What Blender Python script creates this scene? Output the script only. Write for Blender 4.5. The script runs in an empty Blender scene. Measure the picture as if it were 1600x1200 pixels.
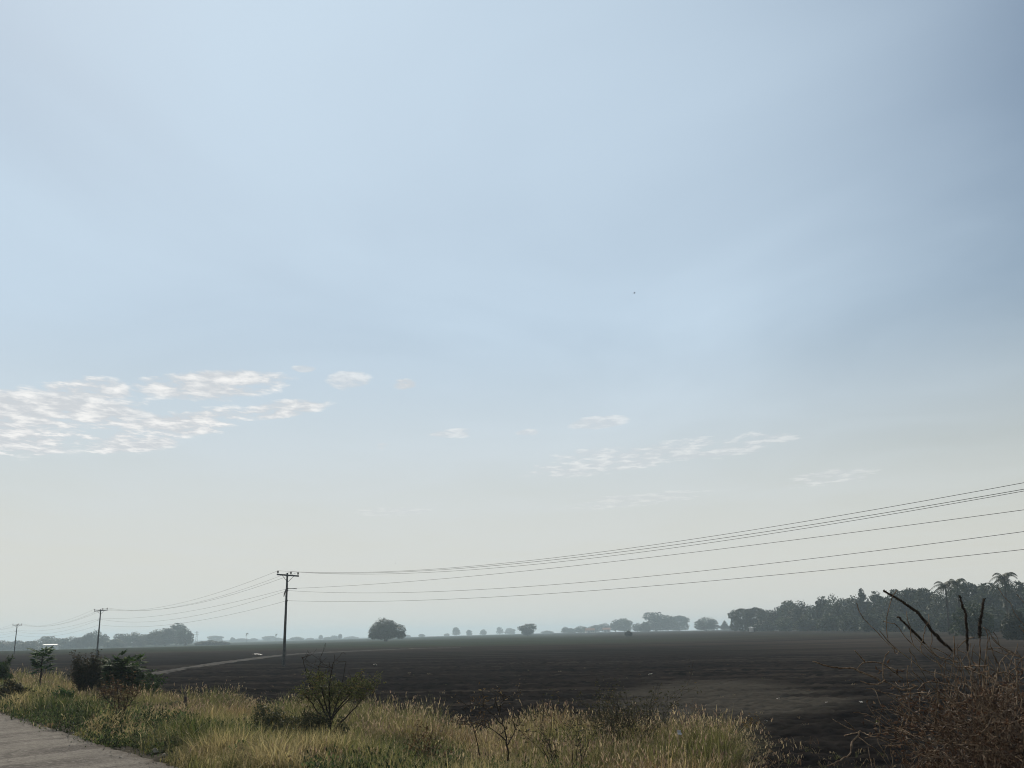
import bpy, math, random
import numpy as np
from mathutils import Vector, Matrix

R = math.radians
SC = bpy.context.scene
COL = SC.collection

# ------------------------------------------------------------------ camera
EYE = Vector((0.0, 0.0, 1.6))
F = 1500.0                                    # focal length in pixels of the 1600 wide photo
PITCH = math.atan(390.0 / F)
ROLL = R(-1.0)
cam_d = bpy.data.cameras.new('camera')
cam = bpy.data.objects.new('camera', cam_d)
COL.objects.link(cam)
CR = Matrix.Rotation(R(90) + PITCH, 3, 'X') @ Matrix.Rotation(ROLL, 3, 'Z')
cam.matrix_world = Matrix.Translation(EYE) @ CR.to_4x4()
cam_d.sensor_width = 36.0
cam_d.lens = 36.0 * F / 1600.0
cam_d.clip_start = 0.05
cam_d.clip_end = 20000
SC.camera = cam

# ------------------------------------------------------------------ light
SUN_EL, SUN_AZ = R(44), R(-24)                # azimuth measured from +Y towards +X
SUN_STRENGTH = 4.2
SKY_STRENGTH = 0.06
sun_d = bpy.data.lights.new('sun', 'SUN')
sun_d.energy = SUN_STRENGTH
sun_d.angle = R(0.6)
sun_d.color = (1.0, 0.91, 0.76)
sun = bpy.data.objects.new('sun', sun_d)
COL.objects.link(sun)
SUN_DIR = Vector((math.sin(SUN_AZ) * math.cos(SUN_EL), math.cos(SUN_AZ) * math.cos(SUN_EL), math.sin(SUN_EL)))
sun.rotation_euler = SUN_DIR.to_track_quat('Z', 'Y').to_euler()

SC.view_settings.view_transform = 'Standard'
SC.view_settings.look = 'None'
SC.view_settings.gamma = 1.0
SC.view_settings.exposure = 0.0
SC.view_settings.use_curve_mapping = False
SC.render.engine = 'CYCLES'
SC.cycles.use_denoising = True
SC.cycles.max_bounces = 6
SC.cycles.transparent_max_bounces = 8
SC.cycles.volume_bounces = 1
SC.cycles.use_adaptive_sampling = False
SC.cycles.filter_width = 1.05


def img_dir(px, py):
    d = CR @ Vector(((px - 800.0) / F, -(py - 600.0) / F, -1.0))
    return d


def P(px, py, y):
    """world point seen at photo pixel (px, py) at y metres in front of the camera"""
    d = img_dir(px, py)
    return EYE + d * (y / d.y)


# ------------------------------------------------------------------ node helpers
class NT:
    def __init__(self, tree):
        self.t = tree
        tree.nodes.clear()

    def n(self, typ, **kw):
        nd = self.t.nodes.new(typ)
        for k, v in kw.items():
            setattr(nd, k, v)
        return nd

    def l(self, a, b):
        self.t.links.new(a, b)

    def put(self, sock, v):
        if hasattr(v, 'is_output') or isinstance(v, bpy.types.NodeSocket):
            self.l(v, sock)
        else:
            sock.default_value = v

    def m(self, op, a, b=0.0, c=None, clamp=False):
        nd = self.n('ShaderNodeMath', operation=op, use_clamp=clamp)
        self.put(nd.inputs[0], a)
        self.put(nd.inputs[1], b)
        if c is not None:
            self.put(nd.inputs[2], c)
        return nd.outputs[0]

    def mix(self, f, a, b, blend='MIX'):
        nd = self.n('ShaderNodeMix', data_type='RGBA', blend_type=blend)
        self.put(nd.inputs[0], f)
        self.put(nd.inputs[6], a if not isinstance(a, tuple) else (*a, 1.0)[:4])
        self.put(nd.inputs[7], b if not isinstance(b, tuple) else (*b, 1.0)[:4])
        return nd.outputs[2]

    def noise(self, vec, scale, detail=4.0, rough=0.55, dist=0.0):
        nd = self.n('ShaderNodeTexNoise')
        if vec is not None:
            self.l(vec, nd.inputs['Vector'])
        nd.inputs['Scale'].default_value = scale
        nd.inputs['Detail'].default_value = detail
        nd.inputs['Roughness'].default_value = rough
        nd.inputs['Distortion'].default_value = dist
        return nd.outputs['Fac']

    def ramp(self, f, lo, hi, a=0.0, b=1.0):
        nd = self.n('ShaderNodeMapRange', interpolation_type='SMOOTHSTEP')
        self.put(nd.inputs[0], f)
        nd.inputs[1].default_value = lo
        nd.inputs[2].default_value = hi
        nd.inputs[3].default_value = a
        nd.inputs[4].default_value = b
        return nd.outputs[0]

    def mapping(self, vec, scale=(1, 1, 1), rot=(0, 0, 0), loc=(0, 0, 0)):
        nd = self.n('ShaderNodeMapping')
        self.l(vec, nd.inputs[0])
        nd.inputs[1].default_value = loc
        nd.inputs[2].default_value = rot
        nd.inputs[3].default_value = scale
        return nd.outputs[0]


# ------------------------------------------------------------------ sky
def build_world():
    w = bpy.data.worlds.new('World')
    SC.world = w
    w.use_nodes = True
    g = NT(w.node_tree)
    out = g.n('ShaderNodeOutputWorld')
    bg = g.n('ShaderNodeBackground')
    g.l(bg.outputs[0], out.inputs[0])
    sky = g.n('ShaderNodeTexSky', sky_type='NISHITA')
    sky.sun_disc = False
    sky.sun_elevation = SUN_EL
    sky.sun_rotation = SUN_AZ
    sky.altitude = 20
    sky.air_density = 1.4
    sky.dust_density = 0.6
    sky.ozone_density = 1.0
    tc = g.n('ShaderNodeTexCoord')
    d = tc.outputs['Generated']
    sep = g.n('ShaderNodeSeparateXYZ')
    g.l(d, sep.inputs[0])
    X, Y, Z = sep.outputs
    zc = g.m('MAXIMUM', Z, 0.015)
    px = g.m('DIVIDE', X, zc)
    py = g.m('DIVIDE', Y, zc)
    cv = g.n('ShaderNodeCombineXYZ')
    g.l(px, cv.inputs[0])
    g.l(py, cv.inputs[1])
    plane = cv.outputs[0]
    az = g.m('ARCTAN2', X, Y)
    el = g.m('ARCSINE', Z)
    # everything below is in sky-strength units (1 / SKY_STRENGTH brings a radiance to the picture)
    K = 1.0 / SKY_STRENGTH
    # thin high milky veil over the blue
    veil_n = g.noise(g.mapping(plane, (0.75, 0.55, 1), loc=(3.1, 1.7, 0)), 1.0, 4.0, 0.5, 0.5)
    v = img_dir(560, 330).normalized()
    a = g.m('DIVIDE', g.m('SUBTRACT', az, math.atan2(v.x, v.y)), 0.82)
    b = g.m('DIVIDE', g.m('SUBTRACT', el, math.asin(v.z)), 0.62)
    r2 = g.m('MULTIPLY_ADD', a, a, g.m('MULTIPLY', b, b))
    veil = g.m('ADD', g.ramp(r2, 1.15, 0.0, 0.12, 0.80), g.m('MULTIPLY', g.m('SUBTRACT', veil_n, 0.5), 0.75), clamp=True)
    base = sky.outputs[0]
    base = g.mix(veil, base, tuple(K * c for c in VEIL))
    low = g.ramp(el, R(1.0), R(19.0), 0.92, 0.0)
    base = g.mix(low, base, tuple(K * c for c in HORIZON))
    # altocumulus fields: (pixel centre, pixel radii, tilt, strength)
    fields = [((45, 660), (210, 58), -4, 1.0), ((135, 606), (75, 24), 0, .95), ((330, 602), (145, 27), -5, .95),
              ((255, 668), (170, 26), -11, 1.0), ((440, 640), (90, 18), -10, .9), ((545, 596), (44, 20), -3, .6),
              ((632, 601), (24, 11), 0, .85), ((475, 576), (24, 7), 0, .6), ((200, 690), (90, 22), -6, .95),
              ((710, 677), (50, 9), -3, .5), ((825, 676), (24, 7), -3, .5), ((935, 660), (55, 13), -4, .5),
              ((940, 722), (140, 26), -3, .50), ((1110, 698), (165, 20), -3, .45), ((1290, 748), (90, 14), -4, .36),
              ((1000, 780), (150, 12), -4, .28), ((600, 697), (16, 6), 0, .5), ((600, 800), (100, 8), -2, .2)]
    mask = opac = None
    for (cx, cy), (rx, ry), tilt, st in fields:
        v = img_dir(cx, cy).normalized()
        caz, cel = math.atan2(v.x, v.y), math.asin(v.z)
        e1 = g.m('SUBTRACT', az, caz)
        e2 = g.m('SUBTRACT', el, cel)
        t = R(-tilt)
        c, s = math.cos(t), math.sin(t)
        a = g.m('MULTIPLY_ADD', e1, c * F / rx, g.m('MULTIPLY', e2, s * F / rx))
        b = g.m('MULTIPLY_ADD', e1, -s * F / ry, g.m('MULTIPLY', e2, c * F / ry))
        r2 = g.m('MULTIPLY_ADD', a, a, g.m('MULTIPLY', b, b))
        f = g.ramp(r2, 1.6, 0.2, 0.0, 1.0)
        fo = g.m('MULTIPLY', f, st)
        mask = f if mask is None else g.m('MAXIMUM', mask, f)
        opac = fo if opac is None else g.m('MAXIMUM', opac, fo)
    n1 = g.noise(g.mapping(plane, (1.0, 0.72, 1)), 8.5, 6.0, 0.58, 0.15)
    n2 = g.noise(g.mapping(plane, (1.0, 0.8, 1), loc=(5.2, 1.1, 0)), 2.2, 2.0, 0.5)
    nn = g.m('MULTIPLY_ADD', n2, 0.70, g.m('MULTIPLY', n1, 0.75))
    thr = g.m('MULTIPLY_ADD', mask, -0.46, 1.04)
    dens = g.m('MULTIPLY', g.m('SUBTRACT', nn, thr), 7.0, clamp=True)
    dens = g.m('MULTIPLY', dens, opac, clamp=True)
    shade = g.ramp(n1, 0.42, 0.7)
    ccol = g.mix(shade, tuple(K * c for c in (0.62, 0.65, 0.68)), tuple(K * c for c in CLOUD))
    base = g.mix(dens, base, ccol)
    g.l(base, bg.inputs[0])
    bg.inputs[1].default_value = SKY_STRENGTH


VEIL = (0.60, 0.735, 0.86)
HORIZON = (0.69, 0.685, 0.635)
CLOUD = (0.95, 0.94, 0.92)
build_world()


# ------------------------------------------------------------------ scene helpers
def tag(o, label=None, cat=None, group=None, kind=None):
    if label: o['label'] = label
    if cat: o['category'] = cat
    if group: o['group'] = group
    if kind: o['kind'] = kind
    return o


def empty(name, loc, rz=0.0):
    o = bpy.data.objects.new(name, None)
    COL.objects.link(o)
    o.location = loc
    o.rotation_euler = (0, 0, rz)
    o.empty_display_size = 0.3
    return o


def link(name, me, parent=None, loc=(0, 0, 0)):
    o = bpy.data.objects.new(name, me)
    COL.objects.link(o)
    o.location = loc
    if parent is not None:
        o.parent = parent
    return o


def np_mesh(name, verts, faces, mat, smooth=True, colors=None):
    """verts (n,3); faces: list of int arrays (m,3) or (m,4)"""
    me = bpy.data.meshes.new(name)
    verts = np.asarray(verts, np.float32)
    faces = [np.asarray(f, np.int32) for f in faces if len(f)]
    me.vertices.add(len(verts))
    me.vertices.foreach_set('co', verts.ravel())
    idx = np.concatenate([f.ravel() for f in faces])
    cnt = np.concatenate([np.full(len(f), f.shape[1], np.int32) for f in faces])
    start = np.concatenate([[0], np.cumsum(cnt)[:-1]]).astype(np.int32)
    me.loops.add(len(idx))
    me.loops.foreach_set('vertex_index', idx)
    me.polygons.add(len(cnt))
    me.polygons.foreach_set('loop_start', start)
    me.polygons.foreach_set('loop_total', cnt)
    me.polygons.foreach_set('use_smooth', np.full(len(cnt), smooth, bool))
    me.update(calc_edges=True)
    me.validate()
    if colors is not None:
        at = me.color_attributes.new('tint', 'FLOAT_COLOR', 'POINT')
        c = np.ones((len(verts), 4), np.float32)
        c[:, :3] = colors
        at.data.foreach_set('color', c.ravel())
    if mat:
        me.materials.append(mat)
    return me


class MB:
    """collects tubes, boxes and leaves into one mesh"""
    def __init__(self):
        self.v = []
        self.q = []
        self.t = []

    def tube(self, pts, rads, sides=6, cap=True):
        pts = [Vector(p) for p in pts]
        n = len(pts)
        if not hasattr(rads, '__len__'):
            rads = [rads] * n
        b0 = len(self.v)
        up = Vector((0, 0, 1))
        prev = None
        for i, p in enumerate(pts):
            tg = (pts[min(i + 1, n - 1)] - pts[max(i - 1, 0)])
            if tg.length < 1e-9: tg = Vector((0, 0, 1))
            tg.normalize()
            if prev is None:
                a = tg.cross(up if abs(tg.z) < 0.9 else Vector((1, 0, 0))).normalized()
            else:
                a = (prev - tg * prev.dot(tg))
                if a.length < 1e-6: a = tg.orthogonal()
                a.normalize()
            prev = a
            b = tg.cross(a)
            for k in range(sides):
                an = 2 * math.pi * k / sides
                q = p + (a * math.cos(an) + b * math.sin(an)) * rads[i]
                self.v.append((q.x, q.y, q.z))
        for i in range(n - 1):
            for k in range(sides):
                k2 = (k + 1) % sides
                self.q.append((b0 + i * sides + k, b0 + i * sides + k2, b0 + (i + 1) * sides + k2, b0 + (i + 1) * sides + k))
        if cap:
            for end, ring in ((pts[0], 0), (pts[-1], n - 1)):
                c = len(self.v)
                self.v.append((end.x, end.y, end.z))
                for k in range(sides):
                    k2 = (k + 1) % sides
                    f = (c, b0 + ring * sides + k, b0 + ring * sides + k2)
                    self.t.append(f if ring else f[::-1])

    def box(self, c, s, M=None, bevel=0.0):
        c = Vector(c)
        sx, sy, sz = s[0] / 2, s[1] / 2, s[2] / 2
        b0 = len(self.v)
        for z in (-1, 1):
            for (x, y) in ((-1, -1), (1, -1), (1, 1), (-1, 1)):
                p = Vector((x * sx, y * sy, z * sz))
                if M is not None: p = M @ p
                p = p + c
                self.v.append((p.x, p.y, p.z))
        for f in ((3, 2, 1, 0), (4, 5, 6, 7), (0, 1, 5, 4), (1, 2, 6, 5), (2, 3, 7, 6), (3, 0, 4, 7)):
            self.q.append(tuple(b0 + i for i in f))

    def leaf(self, p, d, side, L, W, droop=0.15):
        p, d, side = Vector(p), Vector(d).normalized(), Vector(side)
        side = (side - d * side.dot(d))
        if side.length < 1e-6: side = d.orthogonal()
        side.normalize()
        nrm = d.cross(side)
        b0 = len(self.v)
        m = p + d * L * 0.45 + nrm * L * 0.06
        e = p + d * L - nrm * L * droop
        for q in (p, m + side * W / 2, e, m - side * W / 2):
            self.v.append((q.x, q.y, q.z))
        self.q.append((b0, b0 + 1, b0 + 2, b0 + 3))

    def mesh(self, name, mat, smooth=True):
        return np_mesh(name, np.array(self.v, np.float32), [np.array(self.q, np.int32).reshape(-1, 4), np.array(self.t, np.int32).reshape(-1, 3)], mat, smooth)

    def build(self, name, mat, parent=None, smooth=True, loc=(0, 0, 0)):
        return link(name, self.mesh(name, mat, smooth), parent, loc)


def hash2(i, j, seed):
    h = (i.astype(np.int64) * 374761393 + j.astype(np.int64) * 668265263 + seed * 1442695041) & 0xffffffff
    h = ((h ^ (h >> 13)) * 1274126177) & 0xffffffff
    h = h ^ (h >> 16)
    return (h & 0xffffff) / float(0xffffff)


def vnoise(x, y, seed=0):
    x = np.asarray(x, float); y = np.asarray(y, float)
    i = np.floor(x); j = np.floor(y)
    fx = x - i; fy = y - j
    fx = fx * fx * (3 - 2 * fx); fy = fy * fy * (3 - 2 * fy)
    a = hash2(i, j, seed); b = hash2(i + 1, j, seed)
    c = hash2(i, j + 1, seed); d = hash2(i + 1, j + 1, seed)
    return (a * (1 - fx) + b * fx) * (1 - fy) + (c * (1 - fx) + d * fx) * fy


def fbm(x, y, seed=0, oct=4):
    s, a, t = 0.0, 0.5, 0.0
    for k in range(oct):
        s = s + a * vnoise(x * 2 ** k, y * 2 ** k, seed + k * 17)
        t += a
        a *= 0.5
    return s / t


def sst(x, a, b):
    t = np.clip((np.asarray(x, float) - a) / (b - a), 0, 1)
    return t * t * (3 - 2 * t)


# ------------------------------------------------------------------ lie of the land
RN = (0.804, 0.595)        # across the road (towards the field)
RS = (-0.595, 0.804)       # along the road (away from the camera)


def to_ns(x, y):
    return RN[0] * x + RN[1] * y, RS[0] * x + RS[1] * y


def from_ns(n, s):
    return RN[0] * n + RS[0] * s, RN[1] * n + RS[1] * s


def field_z(x, y):
    x = np.asarray(x, float); y = np.asarray(y, float)
    z = -0.9 + 0.45 * sst(y, 130, 480) + 1.0 * sst(y, 500, 1300)
    z = z + 0.0112 * np.clip(x, -420, 0) * sst(y, 140, 650)
    z = z + 1.0 * sst(x, 25, 120) * sst(y, 60, 220)
    z = z + 0.10 * (fbm(x / 14, y / 14, 5, 2) - .5)
    return z


def verge_edge(s):
    s = np.asarray(s, float)
    return 11.2 + 3.6 * sst(s, 9.5, 13.5) - 1.8 * sst(s, 24, 44) + 1.1 * (fbm(s / 2.2, s * 0 + 3.3, 9, 3) - .5)


def verge_z(n, s):
    z = -0.03 - 0.90 * sst(n, 4.4, 12.5)
    return z + 0.10 * (fbm(n / 1.6, s / 1.6, 31, 3) - .5) * sst(n, 3.4, 5.0) - 0.0


def ground_z(x, y):
    n, s = to_ns(x, y)
    f = field_z(x, y)
    v = verge_z(n, s)
    return np.where(n < verge_edge(s), np.maximum(v, f), f)


def gz(x, y):
    return float(ground_z(np.array([x]), np.array([y]))[0])


def at(px, Y, dz=0.0):
    """ground point in the picture column px at distance Y"""
    p = P(px, 1000, Y)
    for _ in range(2):
        z = gz(p.x, Y)
        # pixel row of that ground point, to honour the slight roll
        d = CR.transposed() @ (Vector((p.x, Y, z)) - EYE)
        py = 600 - F * d.y / -d.z
        p = P(px, py, Y)
    return Vector((p.x, Y, gz(p.x, Y) + dz))


def grid_mesh(name, A, mat):
    """A: (rows, cols, 3)"""
    r, c = A.shape[:2]
    i = np.arange(r * c).reshape(r, c)
    q = np.stack([i[:-1, :-1], i[:-1, 1:], i[1:, 1:], i[1:, :-1]], -1).reshape(-1, 4)
    return np_mesh(name, A.reshape(-1, 3), [q], mat, True)


# ------------------------------------------------------------------ materials
def new_mat(name):
    m = bpy.data.materials.new(name)
    m.use_nodes = True
    return m, NT(m.node_tree)


def finish(g, col, rough=0.8, bump=None, bs=0.3, bd=0.02, metal=0.0, spec=0.3, transl=0.0, tcol=None):
    out = g.n('ShaderNodeOutputMaterial')
    b = g.n('ShaderNodeBsdfPrincipled')
    g.put(b.inputs['Base Color'], col if not isinstance(col, tuple) else (*col, 1.0)[:4])
    g.put(b.inputs['Roughness'], rough)
    b.inputs['Metallic'].default_value = metal
    b.inputs['Specular IOR Level'].default_value = spec
    if bump is not None:
        bn = g.n('ShaderNodeBump')
        bn.inputs['Strength'].default_value = bs
        bn.inputs['Distance'].default_value = bd
        g.l(bump, bn.inputs['Height'])
        g.l(bn.outputs[0], b.inputs['Normal'])
    if transl > 0:
        t = g.n('ShaderNodeBsdfTranslucent')
        c = tcol if tcol is not None else col
        g.put(t.inputs[0], c if not isinstance(c, tuple) else (*c, 1.0)[:4])
        mx = g.n('ShaderNodeMixShader')
        mx.inputs[0].default_value = transl
        g.l(b.outputs[0], mx.inputs[1])
        g.l(t.outputs[0], mx.inputs[2])
        g.l(mx.outputs[0], out.inputs[0])
    else:
        g.l(b.outputs[0], out.inputs[0])


def mat_field():
    m, g = new_mat('ploughed_soil')
    tc = g.n('ShaderNodeTexCoord').outputs['Object']
    sp = g.n('ShaderNodeSeparateXYZ'); g.l(tc, sp.inputs[0])
    x, y = sp.outputs[0], sp.outputs[1]
    wob = g.noise(tc, 0.03, 3)
    yy = g.m('MULTIPLY_ADD', wob, 70.0, y)
    streak = g.noise(g.mapping(tc, (0.03, 0.9, 1), rot=(0, 0, R(3))), 1.0, 5, 0.6)
    streak2 = g.noise(g.mapping(tc, (0.006, 0.12, 1), rot=(0, 0, R(2))), 1.0, 5, 0.6)
    fine = g.noise(tc, 6.0, 5, 0.65)
    clod = g.noise(tc, 1.1, 5, 0.6)
    c = g.mix(g.ramp(clod, 0.35, 0.7), (0.0050, 0.0046, 0.0050), (0.016, 0.0142, 0.0140))
    c = g.mix(g.ramp(streak, 0.42, 0.68, 0, 0.65), c, (0.026, 0.022, 0.020))
    furrow = g.noise(g.mapping(tc, (0.018, 0.30, 1), rot=(0, 0, R(4))), 1.0, 6, 0.7)
    c = g.mix(g.ramp(furrow, 0.48, 0.66, 0, 0.7), c, (0.046, 0.039, 0.033))
    # straw and dry crumbs left on the soil
    c = g.mix(g.ramp(fine, 0.66, 0.78, 0, 0.7), c, (0.085, 0.070, 0.052))
    # dry brownish stubble towards the right-hand back, weedy grey-green plots in the middle
    side = g.ramp(g.m('MULTIPLY_ADD', wob, 60.0, x), 35, 95)
    back = g.m('MAXIMUM', g.ramp(yy, 165, 240), g.m('MULTIPLY', side, g.ramp(yy, 110, 150)))
    brown = g.mix(g.ramp(streak2, 0.4, 0.65), (0.022, 0.018, 0.016), (0.046, 0.037, 0.030))
    c = g.mix(g.m('MULTIPLY', back, 0.9), c, brown)
    weedy = g.m('MULTIPLY', g.m('MULTIPLY', g.ramp(yy, 215, 300), g.m('MULTIPLY_ADD', side, -0.8, 1.0)), g.ramp(streak2, 0.36, 0.6, 0.35, 1.0))
    c = g.mix(weedy, c, (0.035, 0.045, 0.030))
    # pale car-window reflection painted into the soil colour, nearer the camera on the right
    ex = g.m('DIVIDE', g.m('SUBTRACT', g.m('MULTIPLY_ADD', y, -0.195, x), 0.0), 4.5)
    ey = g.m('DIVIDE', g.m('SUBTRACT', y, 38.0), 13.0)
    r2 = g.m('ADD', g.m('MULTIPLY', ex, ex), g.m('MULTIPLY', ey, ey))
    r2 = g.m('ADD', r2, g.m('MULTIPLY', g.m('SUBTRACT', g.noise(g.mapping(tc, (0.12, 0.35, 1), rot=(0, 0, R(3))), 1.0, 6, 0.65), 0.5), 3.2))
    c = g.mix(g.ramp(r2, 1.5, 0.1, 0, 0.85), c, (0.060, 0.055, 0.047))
    bmp = g.m('MULTIPLY_ADD', fine, 0.35, clod)
    finish(g, c, 1.0, bmp, 0.8, 0.12, spec=0.0)
    return m


def mat_verge():
    m, g = new_mat('verge_earth')
    tc = g.n('ShaderNodeTexCoord').outputs['Object']
    a = g.noise(tc, 1.3, 5, 0.6)
    b = g.noise(tc, 14.0, 5, 0.7)
    c = g.mix(g.ramp(a, 0.35, 0.65), (0.020, 0.017, 0.012), (0.050, 0.042, 0.027))
    c = g.mix(g.ramp(b, 0.55, 0.75, 0, 0.8), c, (0.14, 0.115, 0.075))
    finish(g, c, 0.95, b, 0.8, 0.05, spec=0.1)
    return m


def mat_road():
    m, g = new_mat('worn_asphalt')
    tc = g.n('ShaderNodeTexCoord').outputs['Object']
    fine = g.noise(tc, 13.0, 8, 0.85)
    vor = g.n('ShaderNodeTexVoronoi'); g.l(tc, vor.inputs['Vector']); vor.inputs['Scale'].default_value = 24.0
    patch = g.noise(g.mapping(tc, (0.7, 0.7, 1)), 1.0, 5, 0.65, 0.4)
    sc = g.mapping(tc, (1, 1, 1), rot=(0, 0, R(36.5)))
    lanes = g.noise(g.mapping(sc, (1.3, 0.09, 1)), 1.0, 4, 0.6)
    c = g.mix(g.ramp(patch, 0.32, 0.68), (0.078, 0.067, 0.058), (0.165, 0.148, 0.128))
    c = g.mix(g.ramp(lanes, 0.42, 0.62, 0, 0.7), c, (0.26, 0.238, 0.205))
    c = g.mix(g.ramp(fine, 0.50, 0.62, 0, 0.8), c, (0.27, 0.245, 0.215))
    c = g.mix(g.ramp(fine, 0.47, 0.35, 0, 0.8), c, (0.035, 0.030, 0.026))
    c = g.mix(g.ramp(vor.outputs['Distance'], 0.38, 0.08, 0, 0.8), c, (0.030, 0.026, 0.024))
    ck = g.n('ShaderNodeTexVoronoi', feature='DISTANCE_TO_EDGE')
    wv = g.n('ShaderNodeMix', data_type='VECTOR')
    wn = g.n('ShaderNodeTexNoise'); g.l(tc, wn.inputs['Vector']); wn.inputs['Scale'].default_value = 1.6
    wv.inputs[0].default_value = 0.35
    g.l(tc, wv.inputs[4]); g.l(wn.outputs['Color'], wv.inputs[5]); g.l(wv.outputs[1], ck.inputs['Vector'])
    ck.inputs['Scale'].default_value = 0.9
    crack = g.m('MULTIPLY', g.ramp(ck.outputs['Distance'], 0.030, 0.008), g.ramp(patch, 0.42, 0.56))
    c = g.mix(g.m('MULTIPLY', crack, 0.3), c, (0.022, 0.019, 0.017))
    spn = g.n('ShaderNodeSeparateXYZ'); g.l(tc, spn.inputs[0])
    nn = g.m('MULTIPLY_ADD', spn.outputs[0], 0.804, g.m('MULTIPLY', spn.outputs[1], 0.595))
    soil = g.ramp(g.m('MULTIPLY_ADD', g.noise(tc, 2.2, 6, 0.7), 1.3, nn), 4.65, 5.1, 0, 0.75)
    c = g.mix(soil, c, (0.075, 0.060, 0.045))
    bmp = g.m('MULTIPLY_ADD', vor.outputs['Distance'], -0.6, fine)
    finish(g, c, 0.9, bmp, 1.0, 0.03, spec=0.12)
    return m


def mat_track():
    m, g = new_mat('dry_track')
    tc = g.n('ShaderNodeTexCoord').outputs['Object']
    a = g.noise(tc, 0.35, 5, 0.65)
    b = g.noise(tc, 2.5, 4, 0.6)
    c = g.mix(g.ramp(a, 0.46, 0.72), (0.014, 0.012, 0.011), (0.052, 0.043, 0.033))
    c = g.mix(g.ramp(b, 0.55, 0.7, 0, 0.6), c, (0.03, 0.026, 0.022))
    finish(g, c, 0.95, b, 0.5, 0.1, spec=0.1)
    return m


def mat_grass(name, tr=0.45):
    m, g = new_mat(name)
    a = g.n('ShaderNodeVertexColor'); a.layer_name = 'tint'
    finish(g, a.outputs[0], 0.65, spec=0.08, transl=tr)
    return m


def mat_leaves(name, dark, light, tr=0.3, warm=None, spec=0.25):
    m, g = new_mat(name)
    geo = g.n('ShaderNodeNewGeometry')
    oi = g.n('ShaderNodeObjectInfo')
    r = geo.outputs['Random Per Island']
    c = g.mix(r, dark, light)
    if warm:
        c = g.mix(g.ramp(r, 0.86, 0.9), c, warm)
    hs = g.n('ShaderNodeHueSaturation')
    g.l(c, hs.inputs['Color'])
    g.l(g.m('MULTIPLY_ADD', oi.outputs['Random'], 0.04, 0.48), hs.inputs['Hue'])
    g.l(g.m('MULTIPLY_ADD', oi.outputs['Random'], 0.9, 0.6), hs.inputs['Value'])
    finish(g, hs.outputs[0], 0.6, spec=spec, transl=tr)
    return m


def mat_bark(name, a, b, scale=8.0):
    m, g = new_mat(name)
    tc = g.n('ShaderNodeTexCoord').outputs['Object']
    n = g.noise(g.mapping(tc, (1, 1, 0.35)), scale, 5, 0.65)
    finish(g, g.mix(g.ramp(n, 0.35, 0.7), a, b), 0.9, n, 0.6, 0.02, spec=0.15)
    return m


def mat_plain(name, a, b, scale=5.0, rough=0.7, metal=0.0, bs=0.2, spec=0.3):
    m, g = new_mat(name)
    tc = g.n('ShaderNodeTexCoord').outputs['Object']
    n = g.noise(tc, scale, 5, 0.6)
    finish(g, g.mix(g.ramp(n, 0.35, 0.7), a, b), rough, n, bs, 0.01, metal, spec)
    return m


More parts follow.
